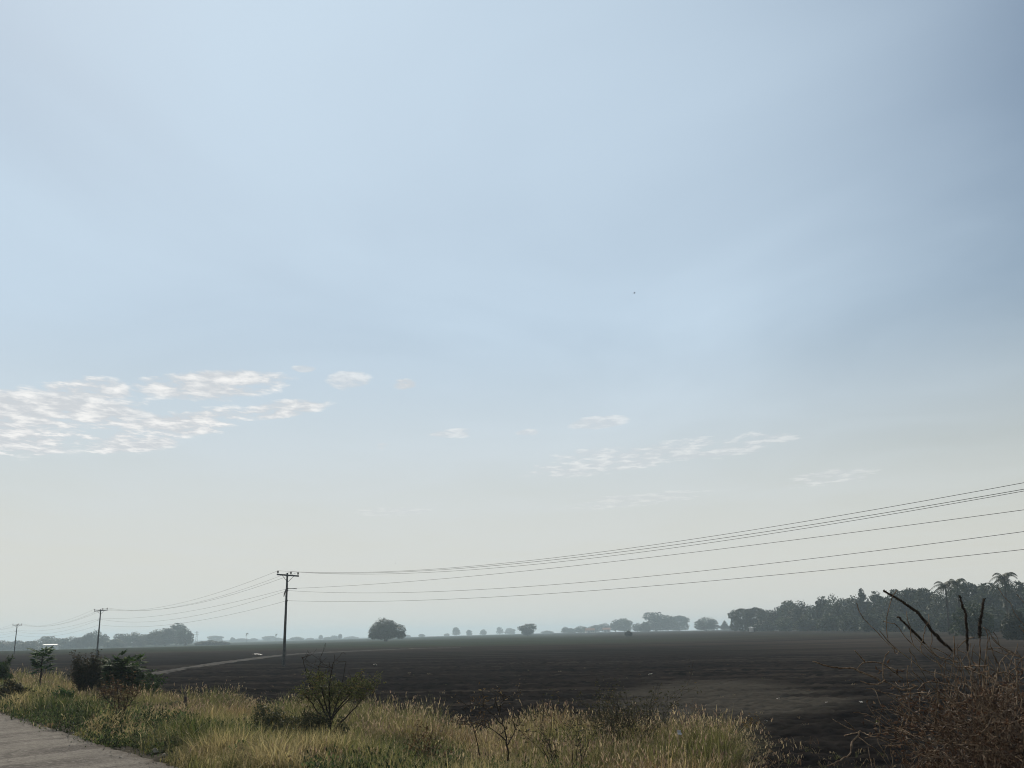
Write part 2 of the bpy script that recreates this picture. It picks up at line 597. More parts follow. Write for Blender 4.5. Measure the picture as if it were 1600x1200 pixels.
M = dict(
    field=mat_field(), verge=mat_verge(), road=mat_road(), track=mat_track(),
    grass=mat_grass('grass_blades', 0.55), straw=mat_grass('straw_blades', 0.5),
    tree=mat_leaves('tree_leaves', (0.018, 0.028, 0.014), (0.060, 0.075, 0.034), 0.2),
    mango=mat_leaves('dense_leaves', (0.014, 0.024, 0.012), (0.042, 0.058, 0.026), 0.15),
    olive=mat_leaves('olive_leaves', (0.040, 0.052, 0.016), (0.125, 0.140, 0.045), 0.45, (0.16, 0.13, 0.05)),
    broad=mat_leaves('broad_leaves', (0.016, 0.034, 0.012), (0.055, 0.100, 0.028), 0.35, (0.09, 0.12, 0.05), 0.12),
    brown=mat_leaves('dried_leaves', (0.060, 0.039, 0.022), (0.170, 0.112, 0.064), 0.4, (0.28, 0.21, 0.13)),
    dusk=mat_leaves('dusky_leaves', (0.024, 0.028, 0.013), (0.080, 0.076, 0.034), 0.35, (0.13, 0.10, 0.05)),
    weed=mat_leaves('withered_leaves', (0.060, 0.038, 0.016), (0.150, 0.100, 0.045), 0.35, (0.22, 0.17, 0.09)),
    bark=mat_bark('bark', (0.030, 0.024, 0.018), (0.085, 0.070, 0.055)),
    twig=mat_bark('dry_twig', (0.090, 0.060, 0.039), (0.300, 0.225, 0.155), 40.0),
    stem=mat_bark('dark_stem', (0.018, 0.014, 0.010), (0.050, 0.038, 0.026), 40.0),
    spike=mat_bark('spike_husk', (0.024, 0.018, 0.013), (0.075, 0.056, 0.040), 60.0),
    concrete=mat_plain('pole_concrete', (0.050, 0.047, 0.043), (0.095, 0.090, 0.080), 3.0, 0.9),
    steel=mat_plain('galvanised_steel', (0.06, 0.06, 0.06), (0.12, 0.12, 0.12), 6.0, 0.7, 0.3),
    ceramic=mat_plain('brown_porcelain', (0.06, 0.035, 0.025), (0.10, 0.06, 0.04), 9.0, 0.3, 0, 0.05, 0.5),
    wire=mat_plain('weathered_cable', (0.05, 0.05, 0.05), (0.09, 0.09, 0.09), 3.0, 0.6),
    white=mat_plain('white_paint', (0.62, 0.62, 0.60), (0.80, 0.80, 0.78), 1.0, 0.6),
    roof=mat_plain('pale_metal_roof', (0.55, 0.55, 0.54), (0.72, 0.72, 0.71), 0.6, 0.45),
    plaster=mat_plain('pale_plaster', (0.42, 0.40, 0.36), (0.58, 0.55, 0.50), 0.8, 0.9),
    tile=mat_plain('clay_tile', (0.20, 0.10, 0.07), (0.32, 0.18, 0.12), 2.0, 0.9),
    door=mat_plain('dark_timber', (0.04, 0.03, 0.025), (0.08, 0.06, 0.05), 4.0, 0.8),
    paper=mat_plain('dirty_paper', (0.45, 0.43, 0.40), (0.78, 0.77, 0.74), 12.0, 0.8),
    stone=mat_plain('pale_stone', (0.22, 0.19, 0.15), (0.42, 0.38, 0.31), 18.0, 0.9, 0, 0.5),
    feather=mat_plain('dark_feather', (0.02, 0.02, 0.022), (0.05, 0.05, 0.05), 30.0, 0.8),
)


# ------------------------------------------------------------------ ground
def build_ground():
    # one sheet from under the verge out to the horizon, ploughed ridges and clods modelled where they show
    u = np.linspace(-1.25, 1.25, 640)
    u = np.sign(u) * np.abs(u) ** 1.25 * 0.95
    ys, y = [], 8.0
    while y < 120:
        ys.append(y); y += max(0.05, y * 0.0038)
    while y < 4500:
        ys.append(y); y *= 1.035
    ys = np.array([-260, -60, -10, 3.0] + ys + [4500.0])
    Y, U = np.meshgrid(ys, u, indexing='ij')
    X = U * np.maximum(np.abs(Y), 14.0) * 1.0
    Z = field_z(X, Y)
    a = R(3.0)
    q = -math.sin(a) * X * -1 + math.cos(a) * Y + 0.5 * (fbm(X / 6, Y / 6, 3, 2) - .5)
    near = 1 - sst(Y, 75, 120)
    ridge = np.abs(((q / 0.85) % 1.0) * 2 - 1)
    Z = Z + near * (0.15 * (ridge - 0.5) + 0.16 * (fbm(X / 0.35, Y / 0.35, 77, 3) - .5) + 0.07 * (vnoise(X / 0.12, Y / 0.12, 78) - .5))
    n, s = to_ns(X, Y)
    cover = (n > -14) & (n < verge_edge(s) - 0.4) & (s < 330)
    Z = np.where(cover, np.minimum(Z, -1.1), Z)
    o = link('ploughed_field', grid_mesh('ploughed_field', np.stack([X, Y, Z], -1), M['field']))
    tag(o, 'dark ploughed field of bare clods reaching to the hazy horizon', 'field', kind='structure')

    # verge bank between the road and the field (also carries the road)
    ss = np.concatenate([np.arange(-60, 6, 1.0), np.arange(6, 80, 0.2), np.arange(80, 330, 2.0)])
    k = np.concatenate([np.array([0, .12, .3, .42]), np.linspace(0.5, 1, 60)])
    S, K = np.meshgrid(ss, k, indexing='ij')
    E = verge_edge(S) + 0.25
    N = -14 + (E + 14) * K
    X, Y = from_ns(N, S)
    Zr = np.where(N > 3.9, verge_z(N, S), -0.04)
    Zr = np.where(N < -5, -0.04 - 0.85 * sst(-N, 5, 13), Zr)
    fz = field_z(X, Y)
    edge = sst(K, 0.94, 1.0)
    Zr = np.maximum(Zr, fz + 0.03) * (1 - edge) + (fz - 0.12) * edge
    o = link('verge', grid_mesh('verge', np.stack([X, Y, Zr], -1), M['verge']))
    tag(o, 'earth bank of the overgrown verge beside the road', 'verge', kind='structure')

    ss = np.concatenate([np.arange(-60, 4, 2.0), np.arange(4, 40, 0.12), np.arange(40, 330, 2.0)])
    k = np.concatenate([np.linspace(0, .9, 24), np.linspace(.91, 1, 14)])
    S, K = np.meshgrid(ss, k, indexing='ij')
    e = 4.32 + 0.20 * (fbm(S / 1.1, S * 0 + 1.7, 21, 4) - .5) + 0.16 * (fbm(S / .22, S * 0 + 1.7, 22, 2) - .5)
    N = -4.2 + (e + 4.2) * K
    X, Y = from_ns(N, S)
    Z = 0.03 - 0.004 * N * N / 4 + 0.02 * (fbm(X / 2, Y / 2, 41, 2) - .5)
    Z = np.where(K > 0.995, -0.10, Z)
    o = link('road', grid_mesh('road', np.stack([X, Y, Z], -1), M['road']))
    tag(o, 'worn grey asphalt road with a crumbling edge', 'road', kind='structure')

    # dry track running between two plots of the field
    pts = [(205, 1060), (240, 1053), (300, 1043), (365, 1033), (440, 1024), (520, 1019), (640, 1014), (720, 1012)]
    W = []
    for px, py in pts:
        d = img_dir(px, py)
        t = 60.0
        for _ in range(40):
            p = EYE + d * t
            t -= (p.z - float(field_z(np.array([p.x]), np.array([p.y]))[0])) / d.z * 0.7
        W.append(EYE + d * t)
    dense = []
    for i in range(len(W) - 1):
        for j in range(24):
            f = j / 24
            p0, p1 = W[max(i - 1, 0)], W[i]
            p2, p3 = W[i + 1], W[min(i + 2, len(W) - 1)]
            dense.append(0.5 * ((2 * p1) + (p2 - p0) * f + (2 * p0 - 5 * p1 + 4 * p2 - p3) * f * f + (3 * p1 - p0 - 3 * p2 + p3) * f ** 3))
    A = np.zeros((len(dense), 7, 3))
    for i, p in enumerate(dense):
        tg = dense[min(i + 1, len(dense) - 1)] - dense[max(i - 1, 0)]
        nn = Vector((tg.y, -tg.x, 0)).normalized()
        wl = 0.35 + 0.8 * float(vnoise(np.array([i * .3]), np.array([.5]), 4)[0]) + 0.0035 * p.y
        wr = 0.35 + 0.8 * float(vnoise(np.array([i * .3]), np.array([.5]), 8)[0]) + 0.004 * p.y
        for k in range(7):
            f = k / 6 * 2 - 1
            q = p + nn * (f * (wr if f > 0 else wl))
            A[i, k] = (q.x, q.y, 0.10 * (1 - f * f) - 0.02 + 0.05 * math.sin(i * 1.7 + k * 2.3) * (1 - abs(f)))
    A[:, :, 2] += field_z(A[:, :, 0], A[:, :, 1])
    o = link('track', grid_mesh('track', A[:, ::-1], M['track']))
    tag(o, 'pale dry track winding between two dark plots of the field', 'track', kind='structure')


build_ground()


# ------------------------------------------------------------------ grass
RG = np.random.default_rng(7)


def blades(base, h, w, lean, yaw, col, curl=0.35):
    """arrays -> five-vertex bent blades"""
    n = len(h)
    ca, sa = np.cos(yaw), np.sin(yaw)
    la = yaw + math.pi / 2 + RG.normal(0, .6, n)
    ld = np.stack([np.cos(la), np.sin(la), np.zeros(n)], -1)
    wd = np.stack([ca, sa, np.zeros(n)], -1)
    up = np.array([0, 0, 1.0])
    mid = base + up * (h * 0.58)[:, None] + ld * (h * lean * 0.32)[:, None]
    tip = base + up * (h * (1 - curl * lean * lean))[:, None] + ld * (h * lean)[:, None]
    w2 = (w * 0.5)[:, None]
    V = np.stack([base - wd * w2, base + wd * w2, mid - wd * w2 * .8, mid + wd * w2 * .8, tip], 1).reshape(-1, 3)
    i = (np.arange(n) * 5)[:, None]
    Q = i + np.array([[0, 1, 3, 2]])
    T = i + np.array([[2, 3, 4]])
    C = np.repeat(col, 5, 0)
    return V, Q, T, C, tip, ld


def scatter_tufts(count, ymin, ymax, nmin, keep):
    """tuft centres spread evenly in the picture over the verge"""
    out = []
    while sum(len(o) for o in out) < count:
        m = 20000
        # sample distance with density falling as 1/y so that near tufts are closer together
        y = ymin * (ymax / ymin) ** RG.random(m)
        u = RG.uniform(-0.62, 0.62, m)
        x = u * y
        n, s = to_ns(x, y)
        ok = (n > nmin + 0.25 * (vnoise(s / .7, s * 0, 51) - .3)) & (n < verge_edge(s) - 0.15) & (s > 1)
        x, y, n, s = x[ok], y[ok], n[ok], s[ok]
        ok = RG.random(len(x)) < keep(x, y, n, s)
        out.append(np.stack([x[ok], y[ok]], -1))
    return np.concatenate(out)[:count]


def verge_density(y):
    return y


def build_grass():
    # --- green grass -----------------------------------------------------
    def keep_green(x, y, n, s):
        pat = fbm(n / 2.3, s / 2.3, 61, 3)
        bare = fbm(n / 1.1, s / 1.1, 63, 2)
        k = 0.35 + 0.65 * sst(pat, .42, .6)
        k = k * np.where(n > 10.5, 0.35, 1.0) * sst(bare, .30, .46)
        dark = sst(x / y, .26, .31)
        return k * (1 - .8 * dark)
    T = scatter_tufts(11000, 7.0, 80, 4.40, keep_green)
    per = 27
    n, s = to_ns(T[:, 0], T[:, 1])
    mound = sst(fbm(n / 1.3, s / 1.3, 64, 2), .40, .66)
    th = (0.09 + 0.34 * mound * sst(n, 4.4, 5.1) + 0.10 * RG.random(len(T))) * (0.45 + .55 * sst(n, 4.3, 5.0))
    th *= 1 - 0.55 * sst(T[:, 0] / T[:, 1], .24, .34)
    hue = fbm(n / 1.7, s / 1.7, 65, 3) * 1.3 - .15 + RG.normal(0, .12, len(T))
    g1, g2, g3 = np.array([0.052, 0.070, 0.022]), np.array([0.165, 0.165, 0.058]), np.array([0.345, 0.285, 0.140])
    t = sst(hue, .25, .55)[:, None]; t2 = sst(hue, .55, .82)[:, None]
    tc = (g1 * (1 - t) + g2 * t) * (1 - t2) + g3 * t2
    idx = np.repeat(np.arange(len(T)), per)
    N = len(idx)
    dist = T[idx, 1]
    r = np.abs(RG.normal(0, .11, N)) * (0.8 + .012 * dist); an = RG.uniform(0, 2 * math.pi, N)
    bx = T[idx, 0] + r * np.cos(an); by = T[idx, 1] + r * np.sin(an)
    base = np.stack([bx, by, ground_z(bx, by) - 0.01], -1)
    h = th[idx] * RG.uniform(.45, 1.25, N)
    w = (0.0055 + 0.00036 * dist) * RG.uniform(.6, 1.4, N)
    col = np.clip(tc[idx] * RG.uniform(.65, 1.4, N)[:, None] + RG.normal(0, .006, (N, 3)), .01, 1)
    dry = RG.random(N) < .10
    col[dry] = np.array([.42, .36, .20]) * RG.uniform(.7, 1.2, (dry.sum(), 1))
    V, Q, T3, C, _, _ = blades(base, h, w, RG.uniform(.1, 1.5, N), RG.uniform(0, 2 * math.pi, N), col)
    o = link('green_grass', np_mesh('green_grass', V, [Q, T3], M['grass'], True, C))
    tag(o, 'green and yellowing grass tufts growing along the road verge', 'grass', kind='stuff')

    # --- tall dry grass with seed heads -------------------------------------
    def keep_dry(x, y, n, s):
        pat = fbm(n / 2.6, s / 2.6, 71, 3)
        k = (0.10 + 0.90 * sst(pat, .42, .58)) * (0.05 + .95 * sst(n, 6.0, 9.5) * (1 - .55 * sst(y, 20, 32) * (1 - sst(n, 8.0, 11.5))))
        dark = sst(x / y, .24, .29)
        return k * (1 - .93 * dark)
    T = scatter_tufts(5200, 8.5, 85, 4.2, keep_dry)
    per = 26
    n, s = to_ns(T[:, 0], T[:, 1])
    tall = fbm(n / 1.8, s / 1.8, 72, 3)
    th = 0.20 + 0.56 * sst(tall, .32, .68) * (0.5 + .5 * sst(n, 5, 9)) + .12 * RG.random(len(T))
    th *= .62 + .38 * sst(n, 7.0, 10.0)
    th *= 1 - .3 * sst(n, 13.4, 14.8)
    th *= 1 + .25 * sst(n, 10, 12)
    hue = fbm(n / 2.4, s / 2.4, 73, 3) + RG.normal(0, .10, len(T))
    far = sst(T[:, 1], 26, 55)
    d1, d2, d3 = np.array([0.130, 0.132, 0.048]), np.array([0.300, 0.250, 0.120]), np.array([0.225, 0.150, 0.072])
    t = sst(hue, .36, .62)[:, None]; t2 = sst(hue + .14 * far, .56, .78)[:, None]
    tc = (d1 * (1 - t) + d2 * t) * (1 - t2) + d3 * t2
    idx = np.repeat(np.arange(len(T)), per)
    N = len(idx)
    dist = T[idx, 1]
    r = np.abs(RG.normal(0, .10, N)) * (0.8 + .012 * dist); an = RG.uniform(0, 2 * math.pi, N)
    bx = T[idx, 0] + r * np.cos(an); by = T[idx, 1] + r * np.sin(an)
    base = np.stack([bx, by, ground_z(bx, by) - 0.01], -1)
    h = th[idx] * RG.uniform(.5, 1.2, N)
    w = (0.0042 + 0.00032 * dist) * RG.uniform(.6, 1.4, N)
    col = np.clip(tc[idx] * (RG.uniform(.55, 1.5, len(T))[idx] * RG.uniform(.6, 1.5, N))[:, None], .01, 1)
    V, Q, T3, C, tip, ld = blades(base, h, w, RG.uniform(.08, 1.25, N), RG.uniform(0, 2 * math.pi, N), col)
    parts = [(V, Q, T3, C)]
    # seed heads: short bristles round the tip of every few stems
    sel = np.where(RG.random(N) < .15 * sst(fbm(bx / 1.2, by / 1.2, 88, 2), .3, .6) * 1.4)[0]
    for k in range(4):
        m = len(sel)
        f = RG.uniform(0.0, .22, m)[:, None]
        b = tip[sel] * (1 - f * .6) + base[sel] * (f * .6)
        hh = RG.uniform(.03, .09, m)
        ww = (0.007 + 0.00042 * dist[sel]) * RG.uniform(.7, 1.3, m)
        pc = np.where(RG.random(m)[:, None] < .55, np.array([.40, .325, .20]), np.array([.26, .185, .13]))
        pc = pc * RG.uniform(.7, 1.35, m)[:, None]
        v, q, t3, c, _, _ = blades(b, hh, ww, RG.uniform(.2, .9, m), RG.uniform(0, 2 * math.pi, m), pc)
        parts.append((v, q, t3, c))
    vs, qs, ts, cs, off = [], [], [], [], 0
    for v, q, t3, c in parts:
        vs.append(v); qs.append(q + off); ts.append(t3 + off); cs.append(c); off += len(v)
    o = link('dry_grass', np_mesh('dry_grass', np.concatenate(vs), [np.concatenate(qs), np.concatenate(ts)], M['straw'], True, np.concatenate(cs)))
    tag(o, 'tall straw-coloured grass with feathery seed heads edging the dark field', 'grass', kind='stuff')

    # --- broad-leaved weeds low in the grass ---------------------------------
    def keep_weed(x, y, n, s):
        pat = fbm(n / 1.4, s / 1.4, 81, 2)
        return sst(pat, .5, .68) * (1 - .7 * sst(x / y, .25, .3))
    T = scatter_tufts(2600, 8.0, 60, 4.2, keep_weed)
    per = 34
    idx = np.repeat(np.arange(len(T)), per)
    N = len(idx)
    dist = T[idx, 1]
    hw = RG.uniform(.12, .45, len(T))[idx]
    r = np.abs(RG.normal(0, .13, N)); an = RG.uniform(0, 2 * math.pi, N)
    bx = T[idx, 0] + r * np.cos(an); by = T[idx, 1] + r * np.sin(an)
    base = np.stack([bx, by, ground_z(bx, by) + hw * RG.random(N)], -1)
    col = np.array([.036, .052, .020]) * RG.uniform(.5, 1.8, len(T))[idx][:, None] * RG.uniform(.7, 1.4, N)[:, None]
    V, Q, T3, C, _, _ = blades(base, RG.uniform(.03, .065, N), (0.013 + .0004 * dist) * RG.uniform(.6, 1.3, N), RG.uniform(.5, 1.4, N), RG.uniform(0, 2 * math.pi, N), col)
    o = link('low_weeds', np_mesh('low_weeds', V, [Q, T3], M['grass'], True, C))
    tag(o, 'low dark leafy weeds scattered through the verge grass', 'weeds', kind='stuff')


def build_crumbs():
    # straw bits, clods' stubble and sprouts lying on the near soil
    m = 9000
    y = 14 * (75 / 14) ** RG.random(m)
    x = RG.uniform(-.62, .62, m) * y
    n, sv = to_ns(x, y)
    e = verge_edge(sv)
    gap = n - e
    p = np.where(gap < 0, 0, np.exp(-gap / 2.2) + .035)
    ok = (RG.random(m) < p) & (fbm(x / 2.5, y / 2.5, 96, 3) > .40)
    x, y = x[ok], y[ok]
    per = 7
    idx = np.repeat(np.arange(len(x)), per)
    N = len(idx)
    bx = x[idx] + RG.normal(0, .07, N); by = y[idx] + RG.normal(0, .07, N)
    base = np.stack([bx, by, field_z(bx, by) + .05], -1)
    size = (RG.uniform(.25, 1.0, len(x)) * (1 - .45 * sst(y, 22, 45)))[idx]
    pal = np.array([[.19, .155, .10], [.12, .09, .055], [.07, .075, .03], [.10, .065, .04]])
    col = pal[RG.integers(0, 4, len(x))][idx] * RG.uniform(.6, 1.4, N)[:, None]
    V, Q, T3, C, _, _ = blades(base, RG.uniform(.06, .24, N) * size, (.008 + .0003 * by) * RG.uniform(.6, 1.4, N), RG.uniform(.4, 1.8, N), RG.uniform(0, 2 * math.pi, N), col)
    o = link('field_stubble', np_mesh('field_stubble', V, [Q, T3], M['straw'], True, C))
    tag(o, 'sparse straw bits and small sprouts lying on the dark soil', 'stubble', kind='stuff')
    # gravel
    m = 800
    sv = RG.uniform(3, 40, m); n = 4.28 + np.abs(RG.normal(0, .13, m)) * np.where(RG.random(m) < .55, -1.2, 1)
    x, y = from_ns(n, sv)
    sz = RG.uniform(.006, .019, m)
    oc = np.array([[1, 0, 0], [-1, 0, 0], [0, 1, 0], [0, -1, 0], [0, 0, .8], [0, 0, -.5]])
    P0 = oc[None] * sz[:, None, None] * RG.uniform(.6, 1.3, (m, 6, 1))
    an = RG.uniform(0, 6.28, m)
    ca, sa = np.cos(an)[:, None], np.sin(an)[:, None]
    X = P0[:, :, 0] * ca - P0[:, :, 1] * sa + x[:, None]
    Y = P0[:, :, 0] * sa + P0[:, :, 1] * ca + y[:, None]
    z0 = np.where(n < 4.25, .02, np.maximum(verge_z(n, sv), -.04) + .01)
    Z = P0[:, :, 2] + z0[:, None] + sz[:, None] * .3
    f = np.array([[0, 2, 4], [2, 1, 4], [1, 3, 4], [3, 0, 4], [2, 0, 5], [1, 2, 5], [3, 1, 5], [0, 3, 5]])
    F_ = (np.arange(m) * 6)[:, None, None] + f[None]
    o = link('gravel', np_mesh('gravel', np.stack([X, Y, Z], -1).reshape(-1, 3), [F_.reshape(-1, 3)], M['stone'], False))
    tag(o, 'loose gravel scattered along the crumbling road edge', 'gravel', kind='stuff')


build_grass()
build_crumbs()


# ------------------------------------------------------------------ trees
def rnd_unit(rng, n):
    v = rng.normal(size=(n, 3))
    return v / np.linalg.norm(v, axis=1, keepdims=True)


def crown_mesh(name, seed, lobes, n, leaf, mat, floor=None, hole=0.0):
    """many leaf-sized rhombs spread through the lobes (centre, radii)"""
    rng = np.random.default_rng(seed)
    L = np.array([[*c, *r] for c, r in lobes])
    wgt = L[:, 3] * L[:, 4] * L[:, 5]
    wgt = wgt ** .75
    k = rng.choice(len(L), n, p=wgt / wgt.sum())
    d = rnd_unit(rng, n)
    rr = 0.45 + 0.55 * rng.random(n) ** .45
    rr *= 1 + rng.normal(0, .045, n)
    # knobbly outline: the radius varies with direction
    kn = 0.86 + 0.28 * fbm(d[:, 0] * 2.6 + k * 7.1, d[:, 2] * 2.6 + d[:, 1] * 1.9, seed + 3, 3)
    p = L[k, :3] + d * L[k, 3:] * (rr * kn)[:, None]
    keep = np.ones(n, bool)
    if floor is not None: keep &= p[:, 2] > floor + rng.normal(0, .15, n)
    if hole > 0:
        keep &= fbm(p[:, 0] * .9 + p[:, 1] * .31, p[:, 2] * .9 - p[:, 1] * .2, seed + 9, 2) > hole
    p, d = p[keep], d[keep]
    n = len(p)
    nr = rnd_unit(rng, n) * .9 + d * .6 + np.array([0, 0, .35])
    nr /= np.linalg.norm(nr, axis=1, keepdims=True)
    a = np.cross(nr, rnd_unit(rng, n)); a /= np.linalg.norm(a, axis=1, keepdims=True)
    b = np.cross(nr, a)
    s = (leaf * rng.uniform(.55, 1.35, n))[:, None]
    V = np.stack([p - a * s, p + b * s * .5 + nr * s * .12, p + a * s, p - b * s * .5 + nr * s * .12], 1).reshape(-1, 3)
    Q = (np.arange(n) * 4)[:, None] + np.array([[0, 1, 2, 3]])
    return np_mesh(name, V, [Q], mat, False)


def trunk_mesh(name, seed, h, r, limbs, reach, mat, lean=0.0):
    rng = random.Random(seed)
    mb = MB()
    pts = [Vector((lean * h * (i / 5) ** 1.5 + rng.uniform(-.06, .06) * r * 3 * (i > 0), rng.uniform(-.05, .05) * (i > 0), h * i / 5 - .3 * (i == 0))) for i in range(6)]
    mb.tube(pts, [r * 1.35, r * 1.0, r * .92, r * .85, r * .78, r * .62], 8)
    for i in range(limbs):
        a = 2 * math.pi * (i + rng.random() * .6) / limbs
        st = pts[3 + (i % 3)]
        d = Vector((math.cos(a) * reach, math.sin(a) * reach, reach * rng.uniform(.8, 1.5)))
        mb.tube([st, st + d * .45 + Vector((0, 0, -.08 * reach)), st + d], [r * .5, r * .33, r * .10], 6)
    return mb.mesh(name, mat)


def rlobes(seed, k, w, base, h, sz):
    rng = random.Random(seed)
    out = [((0, 0, base + (h - base) * .5), (w * .36, w * .36, (h - base) * .46))]
    for i in range(k):
        a = 2 * math.pi * i / k + rng.uniform(-.4, .4)
        rr = w * .30 * rng.uniform(.6, 1.1)
        z = base + (h - base) * rng.uniform(.22, .80)
        s = sz * rng.uniform(.75, 1.25)
        out.append(((rr * math.cos(a), rr * math.sin(a), z), (s, s, s * .85)))
    return out


# each kind is modelled 10 m high and about 10 m wide
KINDS = {}


def kind(name, crown, trunk):
    KINDS[name] = (crown, trunk)


kind('broad', crown_mesh('crown', 11, rlobes(11, 8, 10, -.4, 10, 2.4), 3600, .42, M['tree'], 0.35, .28),
     trunk_mesh('trunk', 11, 4.0, .32, 5, 2.4, M['bark']))
kind('lumpy', crown_mesh('crown', 12, rlobes(12, 11, 10.5, -.6, 10, 2.1), 3600, .40, M['tree'], 0.5, .34),
     trunk_mesh('trunk', 12, 3.6, .30, 6, 2.6, M['bark'], .05))
kind('upright', crown_mesh('crown', 13, [((0, 0, 5.2), (3.6, 3.6, 4.2)), ((1.2, .3, 7.4), (2.3, 2.3, 2.4)), ((-1.5, -.4, 6.2), (2.4, 2.4, 2.6)), ((.2, 1.0, 8.4), (1.5, 1.5, 1.6)), ((2.4, .4, 3.2), (2.2, 2.2, 1.9)), ((-2.6, .3, 3.0), (2.2, 2.0, 1.8))], 3200, .40, M['tree'], 0.6, .32),
     trunk_mesh('trunk', 13, 5.0, .28, 4, 2.0, M['bark'], -.04))
kind('pointed', crown_mesh('crown', 14, [((0, 0, 2.6), (4.2, 4.2, 2.3)), ((.3, 0, 4.8), (3.2, 3.2, 2.3)), ((-.2, .1, 6.9), (2.2, 2.2, 2.0)), ((.1, 0, 8.7), (1.1, 1.1, 1.5))], 2600, .40, M['tree'], 0.4, .30),
     trunk_mesh('trunk', 14, 6.0, .25, 4, 1.6, M['bark']))
kind('flat', crown_mesh('crown', 15, [((0, 0, 6.2), (4.3, 4.3, 3.0)), ((2.8, .5, 7.0), (2.2, 2.2, 2.2)), ((-2.9, -.3, 6.6), (2.3, 2.3, 2.4)), ((0, 1, 8.0), (2.6, 2.6, 1.8)), ((-2.8, .2, 2.6), (2.1, 2.1, 2.4)), ((2.8, .2, 2.4), (2.2, 2.2, 2.4)), ((0, -.5, 2.6), (3.2, 3.2, 2.6))], 4200, .40, M['tree'], 0.3, .26),
     trunk_mesh('trunk', 15, 4.5, .34, 5, 2.6, M['bark']))
kind('shrubby', crown_mesh('crown', 16, [((0, 0, 4.2), (4.0, 4.0, 4.6)), ((-3, .6, 3.0), (2.6, 2.6, 3.2)), ((2.8, -.3, 3.4), (2.6, 2.6, 3.6)), ((.8, .8, 7.0), (2.4, 2.4, 2.6))], 2400, .55, M['tree'], -.1, .26),
     trunk_mesh('trunk', 16, 2.5, .25, 5, 2.2, M['bark']))
kind('dome', crown_mesh('crown', 17, [((-.35, 0, 5.2), (3.2, 3.6, 4.75)), ((-2.5, .2, 4.1), (1.85, 2.8, 3.2)), ((-3.0, 0, 2.6), (1.4, 2.2, 1.6)), ((3.1, 0, 4.5), (2.0, 2.8, 2.95)), ((3.6, .2, 2.7), (1.5, 2.4, 1.8)), ((1.0, .6, 6.0), (1.9, 2.6, 3.2)), ((0, .2, 2.7), (3.6, 3.4, 1.7)), ((-.5, 1.6, 4.2), (2.8, 2.6, 4.0)), ((-.4, -1.6, 4.0), (2.8, 2.6, 3.8))], 16000, .22, M['mango'], .95, .10),
     trunk_mesh('trunk', 17, 3.4, .42, 7, 2.4, M['bark']))


def palm_mesh(seed, h, fl, nf):
    rng = random.Random(seed)
    mb = MB()
    top = Vector((.4, 0, h))
    for i in range(nf):
        a = 2 * math.pi * i / nf + rng.uniform(-.2, .2)
        el = rng.uniform(-.2, 1.2)
        d = Vector((math.cos(a), math.sin(a), 0))
        pts = []
        for k in range(8):
            t = k / 7
            pts.append(top + d * (fl * t * math.cos(el * .7)) + Vector((0, 0, fl * (t * math.sin(el) - .75 * t * t))))
        mb.tube(pts, [.05 - .04 * k / 7 for k in range(8)], 4)
        for k in range(1, 8):
            for f in (0, .5):
                p = pts[k - 1].lerp(pts[k], f)
                tg = (pts[k] - pts[k - 1]).normalized()
                sd = tg.cross(Vector((0, 0, 1))).normalized()
                for sg in (-1, 1):
                    mb.leaf(p, sd * sg * .8 + tg * .5 + Vector((0, 0, -.45)), tg, fl * .30 * (1 - .5 * k / 8), .16, .2)
    return mb.mesh('fronds', M['tree'])


PALM_TRUNK = MB()
PALM_TRUNK.tube([(0, 0, -.3), (.05, 0, 2.5), (.22, 0, 5), (.33, 0, 7.2), (.4, 0, 8.6)], [.24, .19, .17, .15, .13], 8)
KINDS['palm'] = (palm_mesh(5, 8.5, 3.2, 17), PALM_TRUNK.mesh('trunk', M['bark']))

TR = random.Random(3)


def tree(name, k, px, ytop, wpx, Y, label, cat='tree', group=None, crown_name='crown', squash=1.0):
    g = at(px, Y)
    top = P(px, ytop, Y)
    h = max(0.8, top.z - g.z)
    w = wpx * Y / F
    cr, tk = KINDS[k]
    r = empty(name, (g.x, g.y, g.z), TR.uniform(0, 6.28) if k not in ('dome', 'palm') else 0.0)
    wn = 9.2 if k != 'palm' else 6.0
    r.scale = (w / wn, w / wn, h / 9.9)
    link('trunk', tk, r)
    link(crown_name, cr, r)
    tag(r, label, cat, group)
    return r


ORD = ['first', 'second', 'third', 'fourth', 'fifth', 'sixth', 'seventh', 'eighth', 'ninth', 'tenth', 'eleventh', 'twelfth', 'thirteenth', 'fourteenth', 'fifteenth', 'sixteenth', 'seventeenth', 'eighteenth', 'nineteenth', 'twentieth', 'twenty-first', 'twenty-second', 'twenty-third', 'twenty-fourth', 'twenty-fifth', 'twenty-sixth']


